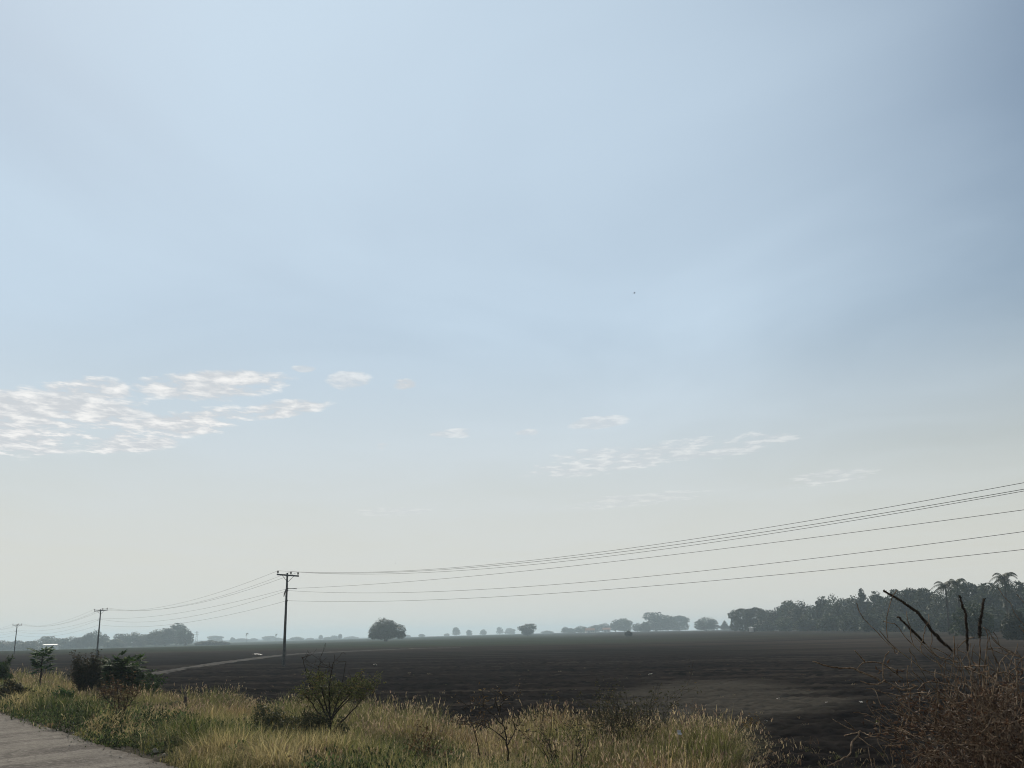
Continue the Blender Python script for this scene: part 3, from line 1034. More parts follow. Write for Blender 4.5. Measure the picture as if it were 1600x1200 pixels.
def build_trees():
    t = tree('mango_tree', 'dome', 602.5, 966.5, 55, 470, 'lone dark dome-shaped tree standing in the middle of the ploughed field')
    # left treeline, hazy
    left = [(-14, 999, 40, 'broad'), (4, 1000, 34, 'lumpy'), (24, 1000, 30, 'shrubby'), (44, 1001, 30, 'broad'), (62, 998, 30, 'lumpy'), (77, 993, 30, 'broad'),
            (96, 998, 28, 'shrubby'), (110, 994, 32, 'lumpy'), (125, 995, 28, 'flat'), (136, 990, 26, 'upright'), (147, 984, 28, 'lumpy'),
            (163, 991, 24, 'pointed'), (178, 997, 26, 'shrubby'), (192, 989, 30, 'broad'), (208, 987, 30, 'lumpy'), (224, 990, 28, 'broad'),
            (243, 983, 32, 'lumpy'), (258, 980, 30, 'broad'), (275, 973.5, 36, 'upright'), (289, 981, 26, 'lumpy')]
    for i, (x, yt, w, k) in enumerate(left):
        if i == 18: lab = 'tallest hazy tree, near the right end of the left-hand treeline'
        elif i == 19: lab = 'rounded hazy tree closing the right end of the left-hand treeline'
        else: lab = f'{ORD[i]} hazy bluish tree from the left edge in the left-hand treeline'
        tree('hazy_tree', k, x, yt, w, 800 + TR.uniform(-50, 70), lab, 'tree', 'trees of the hazy left-hand treeline')
    low = [(315, 1001.5, 22), (331, 1000, 24), (347, 1001.5, 20)]
    for i, (x, yt, w) in enumerate(low):
        tree('field_hedge_shrub', 'shrubby', x, yt, w, 700, ['left', 'middle', 'right'][i] + ' of three low hazy shrubs just right of the left-hand treeline', 'shrub', 'low shrubs right of the left-hand treeline', 'foliage')
    # very far, on the horizon
    far = [(336, 993, 22, 'flat', 'very pale flat-topped tree far behind the three low field shrubs'),
           (363, 995.5, 8, 'broad', 'tiny dark round tree on the horizon left of the far palm'),
           (378, 997, 26, 'shrubby', 'pale low clump of trees beneath the far left palm'),
           (397, 997, 12, 'broad', 'small pale round tree right of the far left palm'),
           (420, 993.5, 24, 'flat', 'pale boxy clump of trees on the horizon left of the nearest pole'),
           (434, 996, 16, 'shrubby', 'pale low clump right behind the nearest utility pole'),
           (463, 994.5, 22, 'lumpy', 'pale rounded clump on the horizon right of the nearest pole'),
           (484, 996.5, 14, 'shrubby', 'faint low clump on the horizon between the nearest pole and lone tree'),
           (501, 992, 9, 'upright', 'faint narrow tree on the horizon, left of a pair before the lone tree'),
           (511, 995, 14, 'shrubby', 'faint low shrub clump joining the narrow far trees'),
           (522, 992.5, 13, 'lumpy', 'faint small tree left of the narrow horizon tree near lone tree'),
           (531, 990.5, 9, 'upright', 'faint narrow tree, right one of a pair left of the lone tree'),
           (549, 994, 20, 'shrubby', 'faint wide clump on the horizon, nearest left of the lone tree'),
           (637, 991.5, 10, 'shrubby', 'tiny faint shrub on the horizon just right of the lone tree'),
           (659, 990.5, 12, 'shrubby', 'tiny faint dark shrub midway between lone tree and small horizon trees'),
           (698, 989.5, 10, 'shrubby', 'tiny faint shrub left of the leftmost small horizon tree'),
           (712.5, 980, 15, 'upright', 'leftmost small hazy tree on the horizon right of the lone tree'),
           (733, 983.5, 9, 'broad', 'tiny round tree on the horizon, second right of the lone tree'),
           (755, 983, 11, 'lumpy', 'small forked tree on the horizon, third right of the lone tree'),
           (781, 979.5, 12, 'upright', 'narrow small tree on the horizon left of the pale round one'),
           (797, 981, 17, 'broad', 'pale round tree on the horizon left of the darker dome tree'),
           (855, 985, 18, 'shrubby', 'low faint shrubs on the horizon right of the darker dome tree')]
    for x, yt, w, k, lab in far:
        tree('horizon_tree', k, x, yt, w, 1800 + TR.uniform(-150, 200), lab, 'tree', 'small trees far on the horizon')
    tree('dark_round_tree', 'broad', 824, 973.5, 26, 800, 'darker dome-shaped small tree on the horizon right of the lone tree')
    for x, yt, w, lab in [(385, 988, 5, 'tiny faint palm on the horizon left of the nearest pole'), (431, 989.5, 4.5, 'tiny faint palm touching the left side of the nearest pole')]:
        tree('far_palm', 'palm', x, yt, w, 1000, lab, 'palm', None, 'fronds')
    # middle group right of centre
    mid = [(884, 979, 13, 'lumpy', 900, 'small hazy tree at the left end of the centre-right clump'),
           (893, 981, 14, 'shrubby', 900, 'small low tree, second from left in the centre-right clump'),
           (908, 977.5, 22, 'lumpy', 850, 'small wide tree left of the pale farmhouses'),
           (930, 976, 20, 'broad', 950, 'pale tree standing behind the pale farmhouses'),
           (945, 973, 20, 'lumpy', 950, 'pale tall tree behind the right-hand pale farmhouse'),
           (962, 968, 20, 'upright', 820, 'left one of two joined hazy trees right of the farmhouses'),
           (976, 965, 24, 'broad', 800, 'right one of two joined hazy trees right of the farmhouses'),
           (996, 973, 18, 'lumpy', 780, 'low hazy tree left of the big hazy tree'),
           (1008, 972, 18, 'shrubby', 700, 'low darker tree tucked under the left of the big hazy tree'),
           (1026, 955, 42, 'broad', 760, 'biggest hazy tree of the centre-right clump'),
           (1044, 963, 26, 'lumpy', 800, 'hazy tree filling the right shoulder of the big hazy tree'),
           (1062, 961.5, 28, 'flat', 800, 'flat-topped hazy tree at the right end of the big clump'),
           (1104, 963.5, 38, 'lumpy', 620, 'rounded hazy tree standing alone between big clump and wood'),
           (1133, 970, 16, 'pointed', 600, 'small pointed tree beside the left end of the wood'),
           (1145, 974, 12, 'shrubby', 600, 'low shrub at the foot of the wood\'s left end')]
    for x, yt, w, k, Y, lab in mid:
        tree('hazy_tree', k, x, yt, w, Y * 1.45, lab, 'tree', 'hazy trees right of the picture centre')
    tree('field_shrub', 'shrubby', 982, 985, 12, 420, 'tiny dark shrub on the field edge below two joined hazy trees', 'shrub', None, 'foliage')
    # the right-hand wood: (px, top, width, distance, kind)
    wood = [(1160, 950, 34, 400, 'flat'), (1182, 948.5, 34, 395, 'flat'), (1201, 951, 34, 385, 'broad'), (1219, 947, 36, 370, 'lumpy'), (1236, 936, 40, 355, 'broad'),
            (1256, 938, 42, 345, 'lumpy'), (1275, 944, 36, 335, 'shrubby'), (1290, 932, 32, 330, 'upright'), (1306, 928, 34, 325, 'lumpy'), (1322, 932, 38, 310, 'broad'),
            (1340, 930, 36, 300, 'lumpy'), (1352, 921, 38, 300, 'pointed'), (1373, 924, 32, 285, 'upright'), (1390, 930, 38, 280, 'broad'), (1409, 918, 42, 275, 'broad'),
            (1432, 918, 52, 270, 'flat'), (1455, 916, 50, 265, 'broad'), (1478, 924, 50, 255, 'lumpy'), (1503, 912, 52, 250, 'lumpy'), (1524, 909, 56, 245, 'flat'),
            (1550, 908, 60, 240, 'broad'), (1577, 908, 52, 235, 'upright'), (1603, 904, 66, 230, 'broad'), (1640, 902, 70, 225, 'lumpy'), (1690, 898, 76, 222, 'broad')]
    for i, (x, yt, w, Y, k) in enumerate(wood):
        Y *= 1.12 + .25 * max(0, (1480 - x) / 330)
        if x > 1625: lab = ['tree of the wood just past the right picture edge', 'tree of the wood well past the right picture edge'][i - 23]
        else: lab = f'{ORD[i]} tall tree from the left end of the dark right-hand wood'
        tree('wood_tree', k, x, yt, w, Y, lab, 'tree', 'tall trees of the right-hand wood')
    for i, (x, yt, Y, w) in enumerate([(1484, 903, 205, 46), (1578, 889, 200, 46), (1503, 899, 215, 34)]):
        tree('palm_tree', 'palm', x, yt, w, Y, ['palm with drooping fronds rising above the wood behind the dark spikes', 'tallest palm rising above the wood near the right picture edge', 'smaller palm top directly right of the drooping palm in the wood'][i], 'palm', None, 'fronds')
    under = [(1196, 968, 30, 365), (1228, 962, 34, 345), (1262, 963, 36, 325), (1297, 958, 38, 300), (1330, 956, 40, 280), (1366, 954, 42, 265), (1400, 952, 46, 250), (1440, 950, 48, 240), (1482, 955, 40, 225), (1552, 945, 60, 205), (1612, 948, 60, 195)]
    for i, (x, yt, w, Y) in enumerate(under):
        Y *= 1.10 + .24 * max(0, (1480 - x) / 330)
        tree('wood_edge_shrub', 'shrubby', x, yt, w, Y, f'{ORD[i]} bushy shrub from the left along the foot of the right-hand wood', 'shrub', 'shrubs along the foot of the wood', 'foliage')
    tree('dark_bush', 'lumpy', 1522, 938, 60, 165, 'darkest large rounded bush in front of the wood behind the upright spikes', 'bush', None, 'foliage')
    tree('olive_bush', 'shrubby', 1592, 950, 40, 150, 'olive green bush by the right picture edge in front of the wood', 'bush', None, 'foliage')


build_trees()


# ------------------------------------------------------------------ utility poles and their wires
POLES = [(443, 90.0, 897, 3.0), (151, 163.0, 953, -5.0), (22, 243.0, 976, 0.0)]
LINE_DIR = Vector((-0.56, 0.83, 0)).normalized()
ARM = Vector((LINE_DIR.y, -LINE_DIR.x, 0))          # across the line


def pole_mesh(h):
    pass


def build_pole(base, h, tilt, label, hardware):
    r = empty('utility_pole', base, math.atan2(ARM.y, ARM.x))
    tag(r, label, 'utility pole', 'utility poles carrying the power line over the field')
    mb = MB()
    n = 9
    mb.tube([(0, 0, -.6 + (h + .6) * i / n) for i in range(n + 1)], [.155 - .07 * i / n for i in range(n + 1)], 8)
    mb.build('shaft', M['concrete'], r, False)
    zt = h - .22
    T = Matrix.Rotation(R(tilt), 3, 'Y')
    mb = MB()
    c = Vector((.0, -.16, zt))
    mb.box(c, (2.1, .10, .13), T)
    mb.box(c + T @ Vector((0, .02, -.05)), (.34, .20, .05), T)
    mb.build('crossarm', M['steel'], r, False)
    mb = MB()
    for sx in (-.55, .55):
        mb.tube([c + T @ Vector((sx, -.03, -.06)), Vector((0, -.17, zt - .62))], .022, 5)
    mb.build('arm_brace', M['steel'], r)
    tops = []
    for sx in (-.97, .28, .97):
        b = c + T @ Vector((sx, 0, .065))
        mb = MB()
        prof = [(0, .02), (.06, .02), (.08, .065), (.12, .075), (.15, .05), (.17, .09), (.21, .085), (.24, .05), (.27, .055), (.30, .03)]
        mb.tube([b + Vector((0, 0, z)) for z, _ in prof], [q for _, q in prof], 10)
        mb.build('insulator', M['ceramic'], r)
        tops.append(b + Vector((0, 0, .28)))
    # secondary rack: steel strap with spool insulators on the field side of the shaft
    rack = []
    mb = MB()
    mb.box((0, -.17, h - 1.75), (.06, .05, 1.6))
    mb.build('rack', M['steel'], r, False)
    for dz in (1.42, 1.60, 2.50):
        mb = MB()
        y0 = -.26
        mb.tube([(0, y0, h - dz - .07), (0, y0, h - dz - .03), (0, y0, h - dz), (0, y0, h - dz + .03), (0, y0, h - dz + .07)], [.05, .055, .03, .055, .05], 10)
        mb.build('spool_insulator', M['ceramic'], r)
        rack.append(Vector((0, y0, h - dz)))
    if hardware:
        mb = MB()
        z0 = h - 1.15
        mb.tube([(0, -.2, z0), (-.16, -.24, z0 - .35), (-.30, -.26, z0 - .75), (-.34, -.26, z0 - 1.0)], [.03, .05, .06, .035], 7)
        mb.tube([(-.02, -.2, z0 - .1), (-.12, -.26, z0 - .9), (-.24, -.26, z0 - .95)], [.02, .02, .02], 5)
        mb.tube([(-.04, -.2, z0 - .2), (-.06, -.2, z0 - .85)], [.07, .06], 8)
        mb.build('cutout_switch', M['ceramic'], r)
        mb = MB()
        mb.tube([(.05, -.16, h - 1.40), (.9, -.16, h - 1.43)], .028, 5)
        mb.build('side_bracket', M['steel'], r)
    else:
        mb = MB()
        mb.tube([(-.45, -.2, h - 1.78), (0, -.2, h - 1.62), (.12, -.2, h - 1.6)], .035, 6)
        mb.build('side_bracket', M['steel'], r)
    Mw = Matrix.Rotation(math.atan2(ARM.y, ARM.x), 3, 'Z')
    return [Vector(base) + Mw @ v for v in tops], [Vector(base) + Mw @ v for v in rack]


def build_line():
    labs = ['nearest and tallest concrete utility pole standing in the dark field', 'middle utility pole rising behind the brown roadside shrub', 'farthest utility pole near the left picture edge']
    att = []
    for i, (px, Y, ytop, tilt) in enumerate(POLES):
        b = at(px, Y)
        h = P(px + 3, ytop, Y).z - b.z + .1
        att.append(build_pole(b, h, tilt, labs[i], i == 0))
    p1 = att[0]
    base1 = at(443, 90)
    # line continues out of the picture at both ends
    p0b = Vector((base1.x, base1.y, 0)) - LINE_DIR * 90.0
    off = Vector((p0b.x, p0b.y, base1.z + .1)) - Vector((base1.x, base1.y, base1.z))
    b0 = (Vector((base1.x, base1.y, base1.z)) + off)
    b0.z = gz(b0.x, b0.y)
    a0 = build_pole(b0, P(446, 897, 90).z - base1.z + .1, 0.0, 'utility pole past the right picture edge, next along the line', False)
    b4 = at(22, 243) + LINE_DIR * 88.0
    b4.z = gz(b4.x, b4.y)
    a4 = build_pole(b4, 8.6, 0.0, 'utility pole past the left picture edge, last of the line', False)
    seq = [a0] + att + [a4]
    # sags of the near span measured at the right picture edge, then the others
    near = [1.92, 2.0, 1.75, .80, 1.55, 1.13]
    wl = ['topmost of the six power wires', 'second power wire from the top, close above the third', 'third power wire from the top, close below the second',
          'fourth power wire from the top, first of the lower three', 'fifth power wire from the top, hanging well below the fourth', 'lowest of the six power wires']
    for w in range(6):
        get = lambda a: (a[0] + a[1])[w]
        mb = MB()
        pts = []
        for i in range(len(seq) - 1):
            a, b = get(seq[i]), get(seq[i + 1])
            sag = near[w] if i == 0 else [1.5, 1.6, 1.55, .9, 1.4, 1.1][w]
            m = 48 if i == 0 else 24
            for k in range(m + (i == len(seq) - 2)):
                t = k / m
                p = a.lerp(b, t)
                p.z -= sag * 4 * t * (1 - t)
                pts.append(p)
        mb.tube(pts, 0.0095 if w != 2 else .011, 5)
        o = mb.build('power_line', M['wire'])
        tag(o, wl[w] + ' strung between the utility poles', 'power line', 'wires of the power line')


build_line()


# ------------------------------------------------------------------ shrubs
def grow(rng, mb, p, d, L, r, depth, tips, wob=.35, kids=(2, 3), spread=.7, up=.15, segs=5, shrink=.68, rmin=.0022):
    pts, rads = [p.copy()], [r]
    d = d.normalized()
    for i in range(segs):
        d = (d + Vector((rng.gauss(0, wob), rng.gauss(0, wob), rng.gauss(0, wob) + up)) * .45).normalized()
        p = p + d * (L / segs)
        pts.append(p.copy())
        rads.append(r * (1 - .5 * (i + 1) / segs))
    rads = [max(q, rmin) for q in rads]
    mb.tube(pts, rads, 5 if r > .006 else 4, False)
    if depth == 0:
        tips.append((pts, d))
        return
    for k in range(rng.randint(*kids)):
        j = rng.randint(max(1, segs - 3), segs)
        a = rng.uniform(0, 2 * math.pi)
        o = d.orthogonal().normalized()
        q = Matrix.Rotation(a, 3, d) @ o
        nd = (d + q * spread * rng.uniform(.6, 1.3)).normalized()
        grow(rng, mb, pts[j], nd, L * shrink * rng.uniform(.75, 1.2), rads[j] * .72, depth - 1, tips, wob, kids, spread, up, segs, shrink, rmin)


def leafage(rng, tips, per, L, W, droop=.2, jitter=.05, skip=.0):
    mb = MB()
    for pts, d in tips:
        if rng.random() < skip: continue
        for k in range(per):
            i = rng.randrange(len(pts) - 1)
            p = pts[i].lerp(pts[i + 1], rng.random()) + Vector((rng.gauss(0, jitter), rng.gauss(0, jitter), rng.gauss(0, jitter)))
            dd = Vector((rng.gauss(0, 1), rng.gauss(0, 1), rng.gauss(0.2, .7)))
            s = rng.uniform(.6, 1.35)
            mb.leaf(p, dd, Vector((rng.gauss(0, 1), rng.gauss(0, 1), rng.gauss(0, 1))), L * s, W * s, droop)
    return mb


def shrub(name, px, Y, h, label, cat, seed, leafmat, stems=6, per=10, L=.06, W=.03, depth=3, spread=.7, lean=.5, rad=.014, wob=.35, stemmat='stem', leafname='leaves', group=None, skip=0., jitter=.05, up=.15, kids=(2, 3), ytop=None):
    if ytop:
        h = (P(px, ytop, Y).z - at(px, Y).z) * 1.28
    rng = random.Random(seed)
    r = empty(name, at(px, Y, -.02))
    tag(r, label, cat, group)
    mb, tips = MB(), []
    for i in range(stems):
        a = 2 * math.pi * (i + rng.random()) / stems
        d = Vector((math.cos(a) * lean * rng.uniform(.4, 1.2), math.sin(a) * lean * rng.uniform(.4, 1.2), 1))
        grow(rng, mb, Vector((math.cos(a) * .05, math.sin(a) * .05, 0)), d, h * .42 * rng.uniform(.8, 1.2), rad, depth, tips, wob, kids, spread, up)
    mb.build('branches', M[stemmat], r)
    if leafmat:
        lb = leafage(rng, tips, per, L, W, jitter=jitter, skip=skip)
        lb.build(leafname, M[leafmat], r, False)
    return r


def big_leaf_plant(name, px, Y, h, label, seed, nleaf=16, size=.34, stemr=.03):
    """castor-like plant: a stem with palmate leaves on long stalks"""
    rng = random.Random(seed)
    r = empty(name, at(px, Y, -.02))
    tag(r, label, 'plant')
    st, st2, lf = MB(), MB(), MB()
    nst = 1 if nleaf < 60 else 7
    for s_ in range(nst):
        a0 = rng.uniform(0, 6.28)
        top = Vector((math.cos(a0) * .6 * (nst > 1) * rng.uniform(.3, 1.2), math.sin(a0) * .5 * (nst > 1), h * rng.uniform(.65, .9)))
        st.tube([Vector((0, 0, 0)), top * .5 + Vector((.03, 0, 0)), top], [stemr, stemr * .8, stemr * .5], 7)
        for i in range(nleaf // nst):
            t = rng.uniform(.2, 1.0) if nst > 1 else rng.uniform(.5, 1.0)
            b = top * t
            a = rng.uniform(0, 6.28)
            el = rng.uniform(-.1, .9)
            d = Vector((math.cos(a) * math.cos(el), math.sin(a) * math.cos(el), math.sin(el)))
            e = b + d * size * rng.uniform(.7, 1.3)
            st2.tube([b, b.lerp(e, .5) + Vector((0, 0, .03)), e], [.009, .007, .006], 4)
            nl = 7
            s0 = d.cross(Vector((0, 0, 1))).normalized()
            for k in range(nl):
                an = (k / (nl - 1) - .5) * 3.6
                dd = (d * math.cos(an) + s0 * math.sin(an)) + Vector((0, 0, -.55))
                lf.leaf(e, dd, s0 * math.cos(an) - d * math.sin(an), size * (.75 - .12 * abs(an)), size * .34, .18)
    st.build('stem', M['stem'], r)
    st2.build('leaf_stalks', M['broad'], r)
    lf.build('leaves', M['broad'], r, False)
    return r


def px_curve(pp, Y, base, rng, dY=0.0, jit=.004):
    pts = [P(x, y, Y + dY * i / max(1, len(pp) - 1)) - base for i, (x, y) in enumerate(pp)]
    out = []
    for i in range(len(pts) - 1):
        for j in range(5):
            f = j / 5
            p0, p1, p2, p3 = pts[max(i - 1, 0)], pts[i], pts[i + 1], pts[min(i + 2, len(pts) - 1)]
            out.append(0.5 * ((2 * p1) + (p2 - p0) * f + (2 * p0 - 5 * p1 + 4 * p2 - p3) * f * f + (3 * p1 - p0 - 3 * p2 + p3) * f ** 3))
    out.append(pts[-1])
    return [p + Vector((rng.gauss(0, jit), rng.gauss(0, jit * 2), rng.gauss(0, jit))) for p in out]


def branchy(name, px, Y, label, cat, seed, limbs, leafmat=None, leafy=None, per=14, L=.055, W=.022, rad=.018, stemmat='stem', twigs=5, tl=.22):
    """shrub whose main limbs follow given curves (from the root outwards), with small twigs and leaves added"""
    rng = random.Random(seed)
    base = at(px, Y, -.03)
    r = empty(name, base)
    tag(r, label, cat)
    mb, tips = MB(), []
    for q, (pp, dY, k) in enumerate(limbs):
        pts = px_curve(pp, Y, base, rng, dY)
        m = len(pts)
        mb.tube(pts, [max(.003, rad * k * (1 - .75 * i / (m - 1))) for i in range(m)], 6, False)
        for t in range(twigs):
            i = rng.randrange(m // 3, m)
            d = Vector((rng.gauss(0, 1), rng.gauss(0, 1), rng.gauss(.5, .5)))
            grow(rng, mb, pts[i], d, tl * rng.uniform(.6, 1.3), .005, 1, tips, .4, (2, 3), .7, .1, 4, .7, .0022)
    mb.build('branches', M[stemmat], r)
    if leafmat:
        tt = [t for t in tips if leafy is None or leafy[0] < t[0][-1].z < leafy[1]]
        leafage(rng, tt, per, L, W, jitter=.03).build('leaves', M[leafmat], r, False)
    return r


def build_shrubs():
    shrub('twiggy_shrub', 130, 36, 1.6, 'tall brown twiggy shrub rising from the verge in front of middle pole', 'shrub', 5, 'dusk', 30, 12, .10, .03, 3, .4, .40, .014, .2, 'stem', 'leaves', jitter=.06, up=.25, ytop=1040)
    shrub('twiggy_shrub', 154, 39, 1.4, 'smaller brown twiggy shrub between the tall twiggy one and castor bush', 'shrub', 6, 'dusk', 20, 12, .10, .03, 3, .4, .34, .012, .2, 'stem', 'leaves', jitter=.06, up=.25, ytop=1047)
    big_leaf_plant('castor_bush', 192, 36, 2.05, 'dark green broad-leaved castor bush right of the brown twiggy shrubs', 9, 420, .36, .03)
    shrub('leafy_shrub', 217, 37.5, .8, 'small dark green shrub tucked against right side of the castor bush', 'shrub', 10, 'broad', 12, 24, .11, .06, 2, .7, .6, .012, ytop=1044)
    big_leaf_plant('castor_plant', 60, 44, 2.1, 'dark green single-stemmed plant with big drooping leaves beside farthest pole', 12, 44, .40, .05)
    shrub('round_shrub', -5, 42, 1.5, 'rounded green shrub cut by the left picture edge', 'shrub', 15, 'broad', 10, 26, .10, .05, 3, .6, .32, .014, ytop=1038)
    shrub('brown_shrub', 178, 30, 1.0, 'low reddish-brown shrub right below the broad-leaved castor bush', 'shrub', 18, 'weed', 10, 10, .07, .03, 3, .6, .6, .010, ytop=1066)
    branchy('bare_shrub', 184, 19.5, 'bare V-shaped brown shrub on the verge near the road', 'shrub', 21,
            [([(184, 1132), (182, 1115), (172, 1098), (164, 1090), (156, 1076)], .3, 1), ([(184, 1130), (186, 1108), (184, 1085), (182, 1064)], -.2, 1), ([(185, 1130), (192, 1112), (204, 1098), (214, 1086)], .2, 1),
             ([(185, 1130), (180, 1110), (178, 1090), (170, 1070)], .4, .8), ([(186, 1128), (196, 1106), (202, 1082), (208, 1066)], -.3, .8)], 'weed', None, 4, .05, .02, .014, 'stem', 9, .22)
    shrub('dark_shrub', 264, 27, .62, 'low dark green shrub beside the small wooden stake', 'shrub', 24, 'dusk', 12, 26, .07, .035, 2, .8, .9, .010, ytop=1097)
    shrub('shady_shrub', 16, 29, .8, 'low very dark shrub near the road at the left picture edge', 'shrub', 27, 'dusk', 14, 30, .09, .045, 2, .8, .8, .012, ytop=1066)
    shrub('shady_shrub', 95, 30, .7, 'low dark green shrub below the tall brown twiggy shrub', 'shrub', 28, 'broad', 14, 30, .08, .04, 2, .8, .9, .012, ytop=1079)
    branchy('acacia_shrub', 517, 17.6, 'tall olive-leaved shrub with bare forked branches in the verge centre', 'shrub', 30,
            [([(517, 1158), (514, 1130), (504, 1105), (492, 1085), (482, 1062), (473, 1027)], .5, 1.0), ([(516, 1150), (516, 1120), (514, 1090), (516, 1062), (521, 1035)], -.4, 1.0),
             ([(518, 1150), (528, 1134), (545, 1116), (558, 1103), (568, 1090)], .3, .9), ([(516, 1135), (524, 1105), (532, 1080), (541, 1034)], .4, .8),
             ([(515, 1130), (500, 1118), (488, 1100), (478, 1088)], -.4, .8), ([(517, 1125), (530, 1108), (548, 1090), (566, 1076)], -.5, .7), ([(515, 1120), (506, 1090), (500, 1062), (497, 1040)], .2, .7),
             ([(524, 1112), (540, 1092), (556, 1076), (572, 1072)], .3, .6)],
            'olive', (.95, 1.42), 22, .046, .018, .022, 'stem', 12, .24)
    shrub('grey_shrub', 428, 17.2, .72, 'low dark grey-green bushy shrub left of the tall olive-leaved shrub', 'shrub', 33, 'dusk', 18, 26, .05, .022, 3, .8, 1.0, .008, ytop=1116)
    shrub('grey_shrub', 478, 17.0, .6, 'small dark bushy shrub at the foot of the tall olive-leaved shrub', 'shrub', 34, 'dusk', 14, 22, .05, .022, 3, .8, .9, .008, ytop=1122)
    branchy('dead_weed', 794, 12.2, 'dark dead forked weed standing in tall grass right of the olive-leaved shrub', 'weed', 36,
            [([(794, 1190), (792, 1160), (786, 1132), (779, 1110), (772, 1088)], 0, 1), ([(786, 1134), (770, 1116), (752, 1104), (734, 1102)], .2, .8), ([(780, 1112), (784, 1098), (793, 1089)], 0, .7),
             ([(792, 1160), (770, 1140), (748, 1130)], -.2, .7), ([(793, 1165), (804, 1140), (812, 1112)], .2, .7)], 'weed', None, 3, .04, .016, .011, 'stem', 4, .16)
    branchy('dead_weed', 742, 12.6, 'thin dark leaning weed just left of the forked dead weed', 'weed', 37, [([(750, 1180), (742, 1145), (733, 1122), (724, 1104)], 0, 1), ([(742, 1145), (752, 1128), (758, 1108)], .1, .7)], 'weed', None, 3, .04, .016, .008, 'stem', 3, .14)
    shrub('dead_weed', 884, 14.0, .85, 'thin dark dead weed in tall grass left of the bushy brown weed', 'weed', 39, 'dusk', 6, 8, .05, .02, 2, .5, .4, .009, .25, 'stem', 'leaves', skip=.3, ytop=1092)
    shrub('dead_weed', 978, 17.5, 1.05, 'bushy dark brown dead weed at the field edge above pale straw', 'weed', 42, 'dusk', 16, 10, .05, .020, 3, .6, .40, .009, .25, 'stem', 'leaves', up=.05, ytop=1080)
    shrub('dead_weed', 1088, 30, .75, 'sparse pale dead weed on the dark soil beyond the straw', 'weed', 45, 'weed', 8, 4, .05, .02, 1, .5, .5, .007, .25, 'twig', 'leaves', jitter=.02, up=.05, ytop=1092)
    shrub('dead_weed', 665, 13.5, .62, 'small brown weed in grass between olive-leaved shrub and forked weed', 'weed', 48, 'weed', 8, 12, .05, .022, 2, .7, .7, .008, .3, 'stem', 'leaves', ytop=1130)
    shrub('dead_weed', 1172, 25.5, .3, 'tiny pale withered weed on soil at the right end of the straw', 'weed', 51, 'weed', 5, 6, .10, .045, 1, .7, .8, .008, .3, 'twig', 'leaves', ytop=1112)
    # wooden stake
    b = at(287, 27.0, -.1)
    mb = MB()
    mb.tube([b, b + Vector((.01, 0, .35)), b + Vector((.0, .01, .78)), b + Vector((.0, .01, .80))], [.045, .042, .038, .02], 7)
    tag(mb.build('wooden_stake', M['door'], None, False), 'short dark wooden stake standing in the verge grass', 'stake')


build_shrubs()


